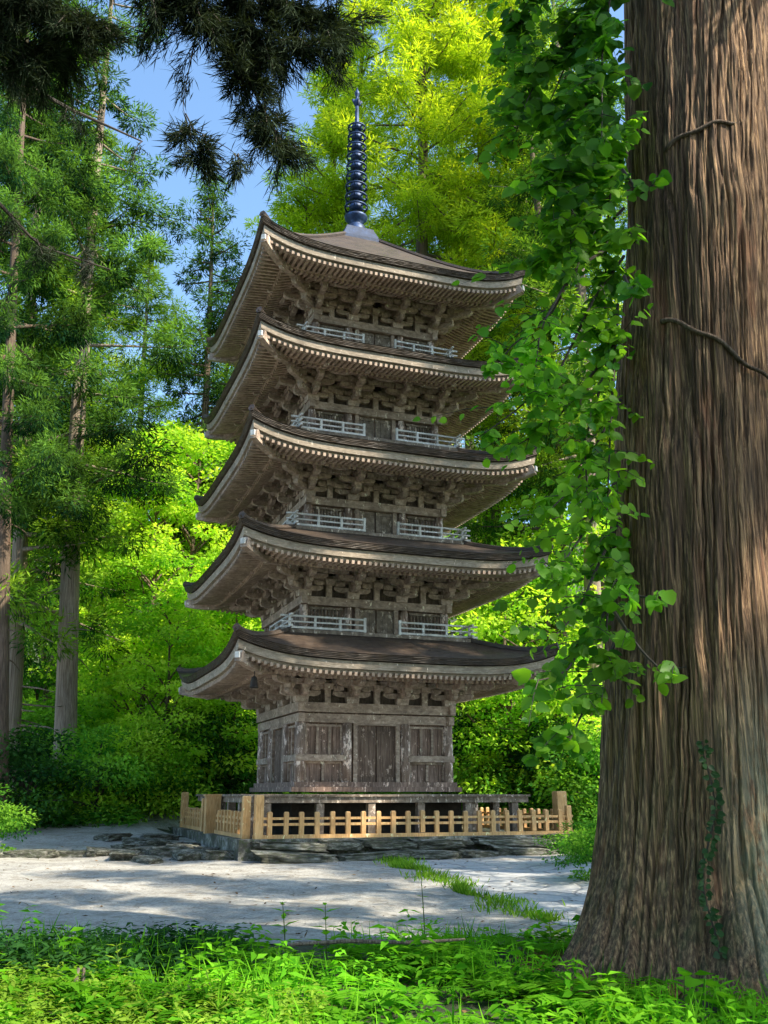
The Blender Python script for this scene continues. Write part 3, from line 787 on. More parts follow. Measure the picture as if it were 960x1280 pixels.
T['broadA'] = variants(broad_parts(15, 4.6, 2.5, 120, 21), 'bark', ['leaf_bright', 'leaf_mid'])
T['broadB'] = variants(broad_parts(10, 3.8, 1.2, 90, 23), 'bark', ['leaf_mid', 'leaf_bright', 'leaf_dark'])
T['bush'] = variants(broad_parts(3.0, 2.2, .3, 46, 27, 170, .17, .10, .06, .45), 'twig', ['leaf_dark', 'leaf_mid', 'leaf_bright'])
def tree(name, cat, tpl, mat, px, y, scale, label, group=None, pale=False, rz=None, lean=(0, 0), x=None):
    X = (px - 480) / FPX * (y * math.cos(PITCH)) if x is None else x
    root = empty(name, (X, y, float(gz(X, y)) - .08), random.uniform(0, 6.28) if rz is None else rz)
    root.rotation_euler[0] = lean[0]; root.rotation_euler[1] = lean[1]
    root.scale = scale if hasattr(scale, '__len__') else (scale,) * 3
    tag(root, label, cat, group)
    for nm, me in (('trunk', T[tpl]['pale' if pale else 'trunk']), ('crown', T[tpl]['crown'][mat])):
        link(bpy.data.objects.new(nm, me), root)
    return root
CG = 'tall cedars in the forest around the pagoda'
DG = 'leafy trees behind the pagoda'
BG = 'low bushes at the forest edge'
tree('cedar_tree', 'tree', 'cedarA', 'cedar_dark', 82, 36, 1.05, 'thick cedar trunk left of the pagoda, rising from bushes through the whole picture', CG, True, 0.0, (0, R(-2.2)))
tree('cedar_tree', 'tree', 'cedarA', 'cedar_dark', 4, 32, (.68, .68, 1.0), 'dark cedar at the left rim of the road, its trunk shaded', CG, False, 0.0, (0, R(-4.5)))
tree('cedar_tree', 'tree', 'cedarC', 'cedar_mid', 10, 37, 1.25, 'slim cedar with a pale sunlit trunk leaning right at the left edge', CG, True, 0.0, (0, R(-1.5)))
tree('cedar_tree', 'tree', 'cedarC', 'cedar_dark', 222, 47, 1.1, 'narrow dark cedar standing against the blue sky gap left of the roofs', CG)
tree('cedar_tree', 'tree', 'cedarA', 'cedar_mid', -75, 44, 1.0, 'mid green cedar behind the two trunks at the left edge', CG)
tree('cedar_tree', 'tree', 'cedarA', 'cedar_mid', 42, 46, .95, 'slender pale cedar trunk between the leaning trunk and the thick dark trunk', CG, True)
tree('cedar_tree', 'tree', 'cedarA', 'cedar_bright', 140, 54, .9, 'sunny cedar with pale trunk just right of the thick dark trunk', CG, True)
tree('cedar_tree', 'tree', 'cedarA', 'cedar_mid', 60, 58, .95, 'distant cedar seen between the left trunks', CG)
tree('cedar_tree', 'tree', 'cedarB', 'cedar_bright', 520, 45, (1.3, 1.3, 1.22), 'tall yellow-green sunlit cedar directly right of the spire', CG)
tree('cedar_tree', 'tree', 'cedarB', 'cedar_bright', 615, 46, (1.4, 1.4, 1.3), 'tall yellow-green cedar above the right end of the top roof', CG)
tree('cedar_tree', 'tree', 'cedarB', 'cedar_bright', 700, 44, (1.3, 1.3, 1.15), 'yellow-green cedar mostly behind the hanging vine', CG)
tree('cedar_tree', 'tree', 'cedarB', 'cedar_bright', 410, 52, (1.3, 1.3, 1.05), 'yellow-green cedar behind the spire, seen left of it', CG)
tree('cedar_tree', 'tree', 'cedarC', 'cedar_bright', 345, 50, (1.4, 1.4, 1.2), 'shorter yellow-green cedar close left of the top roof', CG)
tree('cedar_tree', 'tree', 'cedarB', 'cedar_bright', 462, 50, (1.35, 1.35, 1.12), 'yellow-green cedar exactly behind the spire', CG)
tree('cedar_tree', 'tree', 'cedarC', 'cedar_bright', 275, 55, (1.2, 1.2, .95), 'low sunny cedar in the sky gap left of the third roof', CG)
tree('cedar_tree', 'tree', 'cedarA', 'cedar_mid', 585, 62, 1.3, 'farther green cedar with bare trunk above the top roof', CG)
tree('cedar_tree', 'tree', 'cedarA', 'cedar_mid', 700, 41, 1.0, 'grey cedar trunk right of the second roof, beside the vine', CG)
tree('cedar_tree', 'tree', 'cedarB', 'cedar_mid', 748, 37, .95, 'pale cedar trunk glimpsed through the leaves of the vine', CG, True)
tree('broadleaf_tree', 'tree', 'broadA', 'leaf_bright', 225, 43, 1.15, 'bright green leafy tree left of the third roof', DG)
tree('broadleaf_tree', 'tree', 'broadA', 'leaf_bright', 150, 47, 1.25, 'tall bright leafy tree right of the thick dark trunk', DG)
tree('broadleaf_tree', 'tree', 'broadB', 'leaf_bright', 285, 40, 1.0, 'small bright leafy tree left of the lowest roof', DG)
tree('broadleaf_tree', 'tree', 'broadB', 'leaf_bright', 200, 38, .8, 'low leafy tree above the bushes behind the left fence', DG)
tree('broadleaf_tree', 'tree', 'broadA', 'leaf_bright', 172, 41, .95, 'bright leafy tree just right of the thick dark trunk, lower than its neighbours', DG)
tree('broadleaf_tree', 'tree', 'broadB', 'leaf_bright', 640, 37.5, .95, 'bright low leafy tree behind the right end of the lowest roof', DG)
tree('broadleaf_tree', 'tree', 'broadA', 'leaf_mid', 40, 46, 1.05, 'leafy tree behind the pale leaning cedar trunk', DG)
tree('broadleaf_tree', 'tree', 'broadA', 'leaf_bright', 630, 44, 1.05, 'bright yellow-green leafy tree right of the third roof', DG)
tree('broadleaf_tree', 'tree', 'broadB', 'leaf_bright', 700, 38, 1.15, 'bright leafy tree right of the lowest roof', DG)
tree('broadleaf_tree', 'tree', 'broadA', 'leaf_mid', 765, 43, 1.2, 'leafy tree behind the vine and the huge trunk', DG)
bl = [(30, 33, 1.0, 'leaf_dark', 'dark bush at the far left beside the road'), (-30, 26, .6, 'leaf_mid', 'green bush cut by the left edge beside the road'),
      (120, 34.5, 1.0, 'leaf_mid', 'green bush at the foot of the thick cedar trunk'), (165, 36, 1.0, 'leaf_bright', 'bright green bush left of the far fence panel'),
      (215, 38.5, 1.2, 'leaf_mid', 'green bush right behind the far fence panel'), (270, 40, 1.3, 'leaf_dark', 'big dark bush close behind the left wall of the pagoda'),
      (330, 41, 1.1, 'leaf_mid', 'bush hidden mostly behind the left wall'), (600, 40, 1.3, 'leaf_dark', 'dark bush right of the pagoda wall'),
      (655, 38, 1.25, 'leaf_mid', 'mid green bush behind the right end of the deck'), (715, 36, 1.1, 'leaf_dark', 'dark bush behind the tall post at the right fence end'),
      (770, 33, 1.1, 'leaf_mid', 'green bush seen at the left edge of the huge trunk'), (65, 40, 1.4, 'leaf_mid', 'tall green bush between the left trunks')]
for px, y, s, mt, lb in bl: tree('bush', 'bush', 'bush', mt, px, y, s, lb, BG)
tree('bush', 'bush', 'bush', 'leaf_mid', 757, 19.5, (.42, .42, .42), 'small green bush at the right end of the flagstones', BG)
tree('bush', 'bush', 'bush', 'leaf_mid', 730, 23, (.4, .4, .3), 'low green bush below the right end of the fence', BG)
# unseen cedars placed beyond the right edge to shade and dapple the scene
for q, (x, y, tp, s) in enumerate([(16.5, 19, 'cedarA', .9), (25, 18, 'cedarA', 1.0), (13.5, 16.3, 'cedarC', .95), (11.8, 12.2, 'cedarC', (.75, .75, .7)), (10.6, 9.4, 'cedarC', (.6, .6, .65)), (15, 2.9, 'cedarC', (.75, .75, .9))]):
    tree('cedar_tree', 'tree', tp, 'cedar_mid', 0, y, s, 'unseen cedar beyond the right edge placed to shade the road', 'cedars beyond the right edge', rz=1.0, x=x)
for q, (x, y, tp, s) in enumerate([(-11, -2, 'cedarC', 1.1), (-6.5, -7, 'cedarC', 1.2), (-1.5, -9, 'cedarC', 1.2), (3.5, -10.5, 'cedarC', 1.2), (8.5, -9, 'cedarC', 1.1), (-13, 7, 'cedarC', 1.1)]):  # unseen cedars added to block sky light from behind the camera
    tree('cedar_tree', 'tree', tp, 'cedar_dark', 0, y, (s * 1.3, s * 1.3, s), 'unseen cedar added behind the viewer to block sky light', 'cedars behind the viewer', x=x)
# the far wood: one mass on the hill
rs = np.random.default_rng(77); lv = Leaves()
for q in range(520):
    x = rs.uniform(-75, 75); y = rs.uniform(58, 85); zt = float(gz(x, y)); gap = math.exp(-((x / y * 1150 + 480 - 235) / 50) ** 2)
    z = zt + rs.uniform(0, 1) ** .8 * (24 + 5 * math.sin(x * .35)) * (1 - .5 * gap)
    n = 90; d = unit(rs.normal(size=(n, 3))); C = np.array([x, y, z]) + d * [2.4, 2.4, 1.7] * rs.uniform(.3, 1, (n, 1)) ** .5
    t = np.clip(rs.uniform(0, .8) + .25 * d[:, 2] + rs.uniform(-.1, .1, n), 0, 1)
    lv.add(*cards(C, d + rs.normal(size=(n, 3)) * .5, rs.normal(size=(n, 3)) * .6 + [0, 0, 1], rs.uniform(.5, 1.0, n), rs.uniform(.3, .55, n), DIAMOND, t))
o = lv.build('far_forest', M['leaf_bright']); tag(o, 'bright green wood covering the slope behind the pagoda', 'forest', None, 'stuff')

# ------------------------------------------------------------------ the huge cedar on the right
TX, TY = 3.20, 10.3
nz_, na = 300, 840
rs = np.random.default_rng(5)
def per_noise(na_, nz2, A, Zn):
    gnd = rs.normal(size=(na_, nz2)); fa = A * na_; fz = np.clip(Zn * (nz2 - 1.001), 0, nz2 - 1.001)
    i0 = np.floor(fa).astype(int); u = fa - i0; j0 = np.floor(fz).astype(int); v = fz - j0
    u = u * u * (3 - 2 * u); v = v * v * (3 - 2 * v)
    return (gnd[i0 % na_, j0] * (1 - u) + gnd[(i0 + 1) % na_, j0] * u) * (1 - v) + (gnd[i0 % na_, j0 + 1] * (1 - u) + gnd[(i0 + 1) % na_, j0 + 1] * u) * v
ZT = 17.0
A, Zn = np.meshgrid(np.arange(na) / na, (np.linspace(0, 1, nz_)) ** 1.25, indexing='ij'); Zv = Zn * ZT - .3
Aw = A + .004 * per_noise(9, 14, A, Zn) + .0013 * per_noise(30, 70, A, Zn)
ridge = 1 - np.abs(per_noise(30, 10, Aw, Zn)); n1 = per_noise(72, 8, Aw, Zn); n2 = per_noise(160, 14, Aw, Zn)
groove = np.exp(-(n1 / .20) ** 2); groove2 = np.exp(-(n2 / .25) ** 2); fine = per_noise(420, 36, A, Zn)
rad = .95 + .05 * per_noise(7, 7, A, Zn) - .001 * Zv + .028 * np.clip(ridge, -1, 1) - .044 * groove - .020 * groove2 + .006 * fine
flare = np.exp(-np.clip(Zv, 0, None) / .75); lobes = 1 + .38 * np.cos(2 * math.pi * A * 5 + 1.2) + .3 * per_noise(9, 5, A, Zn)
rad = rad + flare * .50 * lobes + .10 * np.exp(-np.clip(Zv, 0, None) / 2.2)
cx = .080 * Zv
V = np.stack([cx + rad * np.cos(2 * math.pi * A), rad * np.sin(2 * math.pi * A), Zv], -1).reshape(-1, 3)
i, j = np.meshgrid(np.arange(na), np.arange(nz_ - 1), indexing='ij'); i2 = (i + 1) % na
F = np.stack([i * nz_ + j, i2 * nz_ + j, i2 * nz_ + j + 1, i * nz_ + j + 1], -1).reshape(-1, 4)
big = empty('giant_cedar', (TX, TY, float(gz(TX, TY)))); tag(big, 'huge old cedar trunk with deeply furrowed bark filling the right side', 'tree')
link(bpy.data.objects.new('trunk', np_mesh('trunk', V, F, M['bigbark'], None, True)), big)
def on_trunk(ang, z, out=.0):
    """point on the huge trunk's bark; ang measured from the camera side, positive to the right"""
    th = -math.pi / 2 + ang; r = .95 - .004 * z + .03 + .36 * math.exp(-max(z, 0) / .75) * .9 + .10 * math.exp(-max(z, 0) / 2.2) + out
    return Vector((TX + .080 * z + r * math.cos(th), TY + r * math.sin(th), z + float(gz(TX, TY))))
# crown above the frame so that the tree is a whole tree
lv = Leaves(); tr = MB(); r3 = np.random.default_rng(41)
tr.tube([(.07 * 16.4, 0, 16.4), (1.3, .2, 24), (1.5, .2, 33)], [.86, .55, .08], 14)
for q in range(40):
    z = r3.uniform(13.6, 33); az = r3.uniform(-1.0, 2.4) if z > 17 else r3.uniform(-1.0, .1); ln = r3.uniform(2, 5.5) * (1 - max(z - 18, 0) / 22)
    b = np.array([.073 * min(z, 16.5), .1, z]); tip = b + [math.cos(az) * ln, math.sin(az) * ln, -.5]
    tr.tube([tuple(b), tuple((b + tip) / 2 + [0, 0, .1]), tuple(tip)], [.08, .05, .02], 5, False)
    for e in range(5):
        blob_blades(b + (tip - b) * r3.uniform(.3, 1.05), np.array([.8, .8, .6]), 50, .42, .1, r3, lv, r3.uniform(.1, .7))
tr.build('upper_trunk', M['bark'], big, True); lv.build('crown', M['cedar_mid'], big)
# woody stems crossing the bark
for za, zb, a0, a1, lb in ((6.7, 5.55, -.75, 1.15, 'thin woody vine stem slanting down across the middle of the huge trunk'), (8.9, 9.5, -.7, 1.1, 'thin woody stem climbing across the upper part of the huge trunk')):
    s = MB(); pts = [on_trunk(a0 + (a1 - a0) * u, za + (zb - za) * u + .05 * math.sin(u * 9) + .03 * math.sin(u * 23), .012) for u in np.linspace(0, 1, 26)]
    s.tube(pts, [.030 - .014 * u for u in np.linspace(0, 1, 26)], 7); o = s.build('vine_stem', M['bark'], None, True); tag(o, lb, 'vine')
# small ivy
lv = Leaves(); sm_ = MB(); r3 = np.random.default_rng(9); P = []
zs_ = np.linspace(.35, 2.15, 60)
for z in zs_: P.append(on_trunk(-.30 + .05 * math.sin(z * 5), z, .05))
iv = empty('climbing_ivy', P[0]); tag(iv, 'narrow strand of small ivy leaves climbing the foot of the huge trunk', 'ivy')
sm_.tube([p - P[0] for p in P], .008, 5); sm_.build('stem', M['twig'], iv)
for p in P:
    for e in range(2):
        d = np.array([r3.choice([-1, 1]) * r3.uniform(.4, 1), -.25, r3.uniform(-.9, .3)]); n = np.array([[-.2, -1, .25]]) + r3.normal(size=(1, 3)) * .25
        c = np.array([(p - P[0])]) + d * .02 + [0, -.03, 0]
        lv.add(*cards(c, d[None], n, np.array([r3.uniform(.035, .075)]), np.array([r3.uniform(.035, .07)]), ROUND, np.array([r3.uniform(0, 1)])))
lv.build('foliage', M['ivy'], iv)

# ------------------------------------------------------------------ broadleaf vine hanging left of the trunk
vine = empty('climbing_vine', (2.3, 9.7, 0)); tag(vine, 'large round-leaved vine hanging in sprays down the left side of the huge trunk', 'vine')
sprays = [[(765, -70), (700, -40), (650, 20), (628, 75)], [(772, 0), (710, 40), (660, 110), (640, 180)], [(770, -60), (735, 10), (700, 90), (672, 160)], [(778, 90), (730, 120), (700, 190), (692, 255)],
          [(780, 180), (740, 205), (705, 280), (668, 335)], [(780, 260), (735, 300), (690, 380), (640, 425), (612, 465)], [(780, 320), (740, 370), (700, 450), (645, 505), (600, 545)],
          [(776, 420), (735, 465), (690, 520), (640, 560)], [(776, 500), (745, 545), (715, 600), (672, 650)], [(776, 590), (745, 630), (712, 680), (690, 720)],
          [(774, 650), (745, 700), (720, 755), (688, 800)], [(772, 740), (735, 785), (705, 830), (672, 850)], [(770, 800), (740, 850), (722, 890), (712, 925)],
          [(768, -50), (752, 60), (752, 190)], [(770, 150), (758, 280), (754, 420)], [(772, 380), (762, 520), (758, 660)], [(770, 640), (758, 760), (752, 880)],
          [(768, 420), (730, 540), (735, 640)], [(774, 300), (715, 330), (675, 400), (668, 470)], [(760, 120), (715, 230), (712, 330)]]
fsp = [[(770, 725), (800, 733), (838, 740)], [(768, 765), (795, 795), (825, 825), (858, 833)], [(778, 212), (800, 232), (826, 220)], [(778, 285), (796, 300)], [(780, 345), (798, 360)]]
def poly_at(pts, u):
    f = u * (len(pts) - 1); i = min(int(f), len(pts) - 2); f -= i
    return pts[i] * (1 - f) + pts[i + 1] * f
r3 = np.random.default_rng(31); org = Vector((2.3, 9.7, 0))
def spray(pl, y0, y1, nleaf, wid, size):
    pts = [spot(px, py, y0 + (y1 - y0) * k / (len(pl) - 1)) - org for k, (px, py) in enumerate(pl)]
    s = MB(); us = np.linspace(0, 1, 9); P = [poly_at(pts, u) + Vector((0, 0, -.10 * math.sin(u * 3.1))) for u in us]
    s.tube(P, [.016 * (1 - u) + .005 for u in us], 5)
    lv = Leaves(); C = []; D = []; Nn = []; Ls = []; tt = []
    tone = r3.uniform(.1, .5)
    tw = s; ntw = max(3, int(nleaf / 4.9))
    for q in range(ntw):
        u = r3.uniform(.05, 1.0); p = np.array(poly_at(pts, u)); off = r3.normal(size=3) * [wid * 1.45, wid * 1.3, wid * .6] + [-.06, -.05, -.16]
        mid = p + off * .55 + [0, 0, .05]; tip = p + off * 1.15
        tw.tube([Vector(p), Vector(mid), Vector(tip)], [.006, .0045, .002], 4, False)
        m = int(r3.integers(7, 15))
        for e in range(m):
            f = (e + .5) / m; c = (1 - f) ** 2 * p + 2 * f * (1 - f) * mid + f * f * tip; sd = 1 if e % 2 else -1
            C.append(c + r3.normal(size=3) * .025); D.append([sd * .7 + off[0] + r3.normal() * .3, r3.normal() * .45, -.55 + r3.normal() * .3]); Nn.append([-.25 + r3.normal() * .45, -.75 + r3.normal() * .4, .55 + r3.normal() * .4])
            Ls.append(size * r3.uniform(.35, 1.25) * (1.1 - .35 * f)); tt.append(np.clip(tone + r3.uniform(-.25, .5), 0, 1))
    nleaf = len(C); so2 = s.build('vine_branch', M['twig'], vine)
    C = np.array(C); Ls = np.array(Ls)
    lv.add(*cards(C, np.array(D), np.array(Nn), Ls, Ls * r3.uniform(.78, 1.0, nleaf), ROUND, np.array(tt)))
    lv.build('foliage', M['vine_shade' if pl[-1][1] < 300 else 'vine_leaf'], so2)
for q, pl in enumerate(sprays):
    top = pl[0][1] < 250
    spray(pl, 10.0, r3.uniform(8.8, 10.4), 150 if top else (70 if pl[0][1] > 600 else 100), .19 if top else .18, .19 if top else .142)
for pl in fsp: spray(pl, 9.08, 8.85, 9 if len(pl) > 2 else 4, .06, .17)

# ------------------------------------------------------------------ dark cedar boughs overhead on the left
near = empty('shading_cedar', (-8.2, 6.6, 0)); tag(near, 'dark overhanging cedar with needle boughs across the upper left corner', 'tree')
org = Vector((-8.2, 6.6, 0))
s = MB(); s.tube([(0, 0, 0), (.1, .1, 8), (0, .1, 16), (.1, 0, 24)], [.6, .45, .35, .1], 14); s.build('trunk', M['bark'], near, True)
r3 = np.random.default_rng(55)
def bough(pl, ys, subs, blades, wid, rad0=.045, tuft=.22, bl=.17):
    pts = [spot(px - 12, py - 8, y) - org for (px, py), y in zip(pl, ys)]
    s = MB(); us = np.linspace(0, 1, 14); s.tube([poly_at(pts, u) for u in us], [rad0 * (1 - .8 * u) for u in us], 6)
    lv = Leaves()
    for q in range(subs):
        u = r3.uniform(.25, 1.0); b = np.array(poly_at(pts, u)); d = unit(r3.normal(size=3) * [1, .9, .6] + [.25, 0, -.55]) * r3.uniform(.3, 1) * wid
        tip = b + d + [0, 0, -.12]
        s.tube([Vector(b), Vector(b + d * .5 + [0, 0, .03]), Vector(tip)], [.009, .007, .003], 4, False)
        n = int(blades * 6.5 * r3.uniform(.6, 1.2)); f = r3.uniform(.15, 1.05, (n, 1))
        C = b + (tip - b) * f + r3.normal(size=(n, 3)) * [.035, .035, .03]
        dd = unit(r3.normal(size=(n, 3)) * .62 + unit(d) * 1.0 + [0, 0, -.45])
        lv.add(*cards(C, dd, r3.normal(size=(n, 3)), bl * r3.uniform(.5, 1.3, n), .0105 * r3.uniform(.7, 1.3, n), DIAMOND, r3.uniform(0, 1, n)))
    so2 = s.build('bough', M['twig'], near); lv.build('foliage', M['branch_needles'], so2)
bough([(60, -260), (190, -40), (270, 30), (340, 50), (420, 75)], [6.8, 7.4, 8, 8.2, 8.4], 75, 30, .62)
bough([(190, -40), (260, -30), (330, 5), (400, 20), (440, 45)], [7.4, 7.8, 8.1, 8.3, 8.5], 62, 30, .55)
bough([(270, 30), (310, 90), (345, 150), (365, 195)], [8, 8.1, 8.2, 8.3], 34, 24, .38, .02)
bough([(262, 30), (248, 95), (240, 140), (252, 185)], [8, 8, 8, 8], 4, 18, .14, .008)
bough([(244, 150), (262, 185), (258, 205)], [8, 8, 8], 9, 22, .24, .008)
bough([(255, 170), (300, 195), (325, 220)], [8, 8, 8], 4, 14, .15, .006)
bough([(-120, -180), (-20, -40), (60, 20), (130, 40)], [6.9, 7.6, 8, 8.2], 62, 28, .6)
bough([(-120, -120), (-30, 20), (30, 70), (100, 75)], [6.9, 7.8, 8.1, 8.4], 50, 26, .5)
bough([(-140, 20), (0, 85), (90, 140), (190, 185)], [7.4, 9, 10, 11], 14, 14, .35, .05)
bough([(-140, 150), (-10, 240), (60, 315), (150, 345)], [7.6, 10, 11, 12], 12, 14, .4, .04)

# ------------------------------------------------------------------ undergrowth and small plants
def sprig_field(n, xr, yr, rs, hts, leaf, accept, tint, pairs=6):
    lv = Leaves(); x = rs.uniform(*xr, n); y = rs.uniform(*yr, n); k = accept(x, y); x, y = x[k], y[k]; n = len(x)
    h = rs.uniform(*hts, n); lean = rs.normal(size=(n, 2)) * .28; z = gz(x, y); base = tint(x, y)
    for e in range(pairs):
        f = .25 + .75 * (e + .5) / pairs
        C0 = np.stack([x + lean[:, 0] * h * f, y + lean[:, 1] * h * f, z + h * f], -1)
        az = rs.uniform(0, 6.28, n) 
        for sgn in (0, math.pi):
            D = np.stack([np.cos(az + sgn), np.sin(az + sgn), rs.uniform(-.45, .35, n)], -1); sz = leaf * rs.uniform(.6, 1.3, n) * (1.15 - .4 * f)
            lv.add(*cards(C0, D, rs.normal(size=(n, 3)) * .35 + [0, 0, 1], sz, sz * rs.uniform(.32, .5, n), LANCE, np.clip(base + rs.uniform(-.25, .25, n) + .25 * (f - .5), 0, 1)))
    return lv
rs = np.random.default_rng(101)
edge = lambda x: 11.75 + .35 * np.sin(x * 1.3) + .25 * np.sin(x * 3.1 + 1) + .5 * sm((x - .3) / 1.5) + .5 * sm((-x - 2) / 2)
def acc(x, y): return (y < edge(x)) & (np.hypot(x - TX, (y - TY)) > np.where((x < TX - .5) & (y < TY + .5), 1.95, 1.3)) & (rs.uniform(0, 1, len(x)) < np.where((x < -1.7) & (y > 9.6), .25, 1.0)) & (rs.uniform(0, 1, len(x)) < .35 + .65 * sm((edge(x) - y) / .9))
def patch(x, y): return .5 + .25 * np.sin(x * 2.3 + y * 1.1 + 1) + .25 * np.sin(y * 2.9 - x * 1.3) 
def hgt(lo, hi): return lo, hi
lv = sprig_field(3600, (-7.5, 5.0), (4.5, 13.4), rs, (.08, .30), .12, lambda x, y: acc(x, y) & (rs.uniform(0, 1, len(x)) < .35 + .8 * patch(x, y)), lambda x, y: .15 + .6 * patch(x, y) + .15 * np.sin(y * 4.1 + x * 2.7))
l2 = sprig_field(420, (-7.5, 5.0), (4.5, 12.6), rs, (.25, .55), .17, lambda x, y: acc(x, y) & (patch(x, y) > .45), lambda x, y: .1 + .5 * patch(y, x), 7); lv.V += l2.V; lv.F += [f + lv.n for f in l2.F]; lv.T += l2.T; lv.n += l2.n
l2 = sprig_field(900, (-7.5, 5.0), (4.5, 12.9), rs, (.04, .12), .16, acc, lambda x, y: .05 + .4 * patch(x * 1.7, y), 2); lv.V += l2.V; lv.F += [f + lv.n for f in l2.F]; lv.T += l2.T; lv.n += l2.n
o = lv.build('undergrowth', M['fern']); tag(o, 'lush bright green undergrowth covering the bank in the foreground', 'undergrowth', None, 'stuff')
lv = sprig_field(1100, (-7, -1.5), (9.0, 12.6), rs, (.08, .34), .14, lambda x, y: (y < 12.1 + .3 * np.sin(x * 2)) & (y > 9.3 + .4 * np.sin(x * 3)), lambda x, y: .3 + .2 * np.sin(x * 3 + y), 6)  # dark leaf colour stands for the shadow over this strip
o = lv.build('shaded_undergrowth', M['leaf_dark']); tag(o, 'low plants coloured dark as shade along the road edge at the lower left', 'undergrowth', None, 'stuff')
# finer pale plants in the front left
lv = sprig_field(1500, (-4.2, -.4), (5.0, 9.4), rs, (.12, .30), .08, lambda x, y: (rs.uniform(0, 1, len(x)) < .8) & (y < 9.0 - .45 * (x + 2.2)), lambda x, y: .7 + 0 * x, 7)
o = lv.build('meadow_grass', M['grass']); tag(o, 'yellow-green low plants along the bottom edge of the picture', 'grass', None, 'stuff')
# fern fronds
lv = Leaves(); nf = 0
while nf < 46:
    x = rs.uniform(-5, 4.6); y = rs.uniform(6.6, 11.6)
    if math.hypot(x - TX, y - TY) < 1.6 or (x < -1.5 and y > 9.5): continue
    nf += 1; z = float(gz(x, y)); k = int(rs.integers(5, 9)); a0 = rs.uniform(0, 6.28); sz = rs.uniform(.3, .6); tn = rs.uniform(.1, .6)
    for q in range(k):
        az = a0 + q * 6.28 / k + rs.uniform(-.3, .3); dr = np.array([math.cos(az), math.sin(az), 0]); sd = np.array([-dr[1], dr[0], 0]); m = 15
        f = np.linspace(.12, 1, m); P = np.array([x, y, z]) + dr * (sz * f)[:, None] + np.stack([0 * f, 0 * f, sz * (1.1 * f - .85 * f * f)], -1)
        for sg in (-1, 1):
            ll = sz * .34 * np.sin(np.pi * (.12 + .86 * f)) + .012
            lv.add(*cards(P, sd * sg + dr * .35 + rs.normal(size=(m, 3)) * .07 + [0, 0, -.1], rs.normal(size=(m, 3)) * .12 + [0, 0, 1], ll, ll * .28, DIAMOND, np.clip(tn + rs.uniform(-.1, .1, m), 0, 1)))
o = lv.build('fern_patch', M['fern']); tag(o, 'feathery green ferns spread through the foreground bank', 'ferns', None, 'stuff')
# grass blades among the plants
lv = Leaves(); n = 9000; x = rs.uniform(-6, 5, n); y = rs.uniform(5, 12.8, n); k = (patch(x * .8 + 3, y * .9) > .55) & (y < edge(x) + .2) & (np.hypot(x - TX, y - TY) > 1.5); x, y = x[k], y[k]; n = len(x)
D = rs.normal(size=(n, 3)) * [.45, .45, 0] + [0, 0, 1]; C = np.stack([x, y, gz(x, y)], -1)
lv.add(*cards(C, D, rs.normal(size=(n, 3)) + [0, -.5, 0], rs.uniform(.12, .42, n), rs.uniform(.012, .02, n), DIAMOND, rs.uniform(0, 1, n)))
o = lv.build('tall_grass', M['fern']); tag(o, 'loose grass blades growing through the foreground plants', 'grass', None, 'stuff')
# fallen leaves, needles and pebbles on the road and the bank
lv = Leaves(); n = 5200; x = rs.uniform(-16, 7, n); y = 7.5 + rs.uniform(0, 1, n) ** 1.2 * 24; k = rs.uniform(0, 1, n) < .25 + .75 * np.exp(-((y - 12.8) / 1.6) ** 2) + .5 * (patch(x * .6, y * .5) > .7); x, y = x[k], y[k]; n = len(x)
aa, bb = loc_of(x, y); k = ~((np.abs(aa - .4) < 5.2) & (np.abs(bb - .7) < 6)); x, y = x[k], y[k]; n = len(x)
lv.add(*cards(np.stack([x, y, gz(x, y) + .035], -1), rs.normal(size=(n, 3)) * [1, 1, .12], rs.normal(size=(n, 3)) * .25 + [0, 0, 1], rs.uniform(.04, .13, n), rs.uniform(.012, .05, n), DIAMOND, rs.uniform(0, 1, n)))
M['dead'] = leafmat('fallen_leaves', (.06, .035, .02), (.26, .16, .08), .1); o = lv.build('leaf_litter', M['dead']); tag(o, 'brown fallen leaves and needles strewn over the gravel road', 'litter', None, 'stuff')
# grass strip between gravel and flagstones, and verge on the right
lv = Leaves(); n = 5200; u = rs.uniform(0, 1, n); y = 14.6 + u * 11.0; x = 2.05 - (y - 15.5) * .21 + .12 * np.sin(y * 2.7) + rs.normal(size=n) * (.14 + .10 * np.sin(y * 1.6 + 1))
keep = rs.uniform(0, 1, n) < .5 + .5 * np.sin(y * 2.3) * np.sin(y * .9 + 1); x, y = x[keep], y[keep]
n2 = 9000; y2 = rs.uniform(13.2, 25.5, n2); x2 = 2.9 + (y2 - 14) * .36 + .2 * np.sin(y2 * 1.4) + rs.uniform(-.25, 3.2, n2); x = np.concatenate([x, x2]); y = np.concatenate([y, y2]); n = len(x)
D = rs.normal(size=(n, 3)) * [.5, .5, 0] + [0, 0, 1]; C = np.stack([x, y, gz(x, y)], -1)
lv.add(*cards(C, D, rs.normal(size=(n, 3)) + [0, -.5, 0], rs.uniform(.05, .2, n), rs.uniform(.018, .035, n), DIAMOND, rs.uniform(0, 1, n)))
o = lv.build('grass', M['grass']); tag(o, 'green grass strip crossing the road and verge beside the flagstones', 'grass', None, 'stuff')
# ground cover below the forest edge
lv = sprig_field(9000, (-26, 20), (33, 46), rs, (.2, .7), .30, lambda x, y: (np.abs((x - PX) * CT + (y - PY) * ST - .4) > 6) | (y > 37), lambda x, y: .3 + .2 * np.sin(x * .8), 3)
o = lv.build('ground_cover', M['leaf_mid']); tag(o, 'dense dark green ground cover along the forest edge', 'ground cover', None, 'stuff')
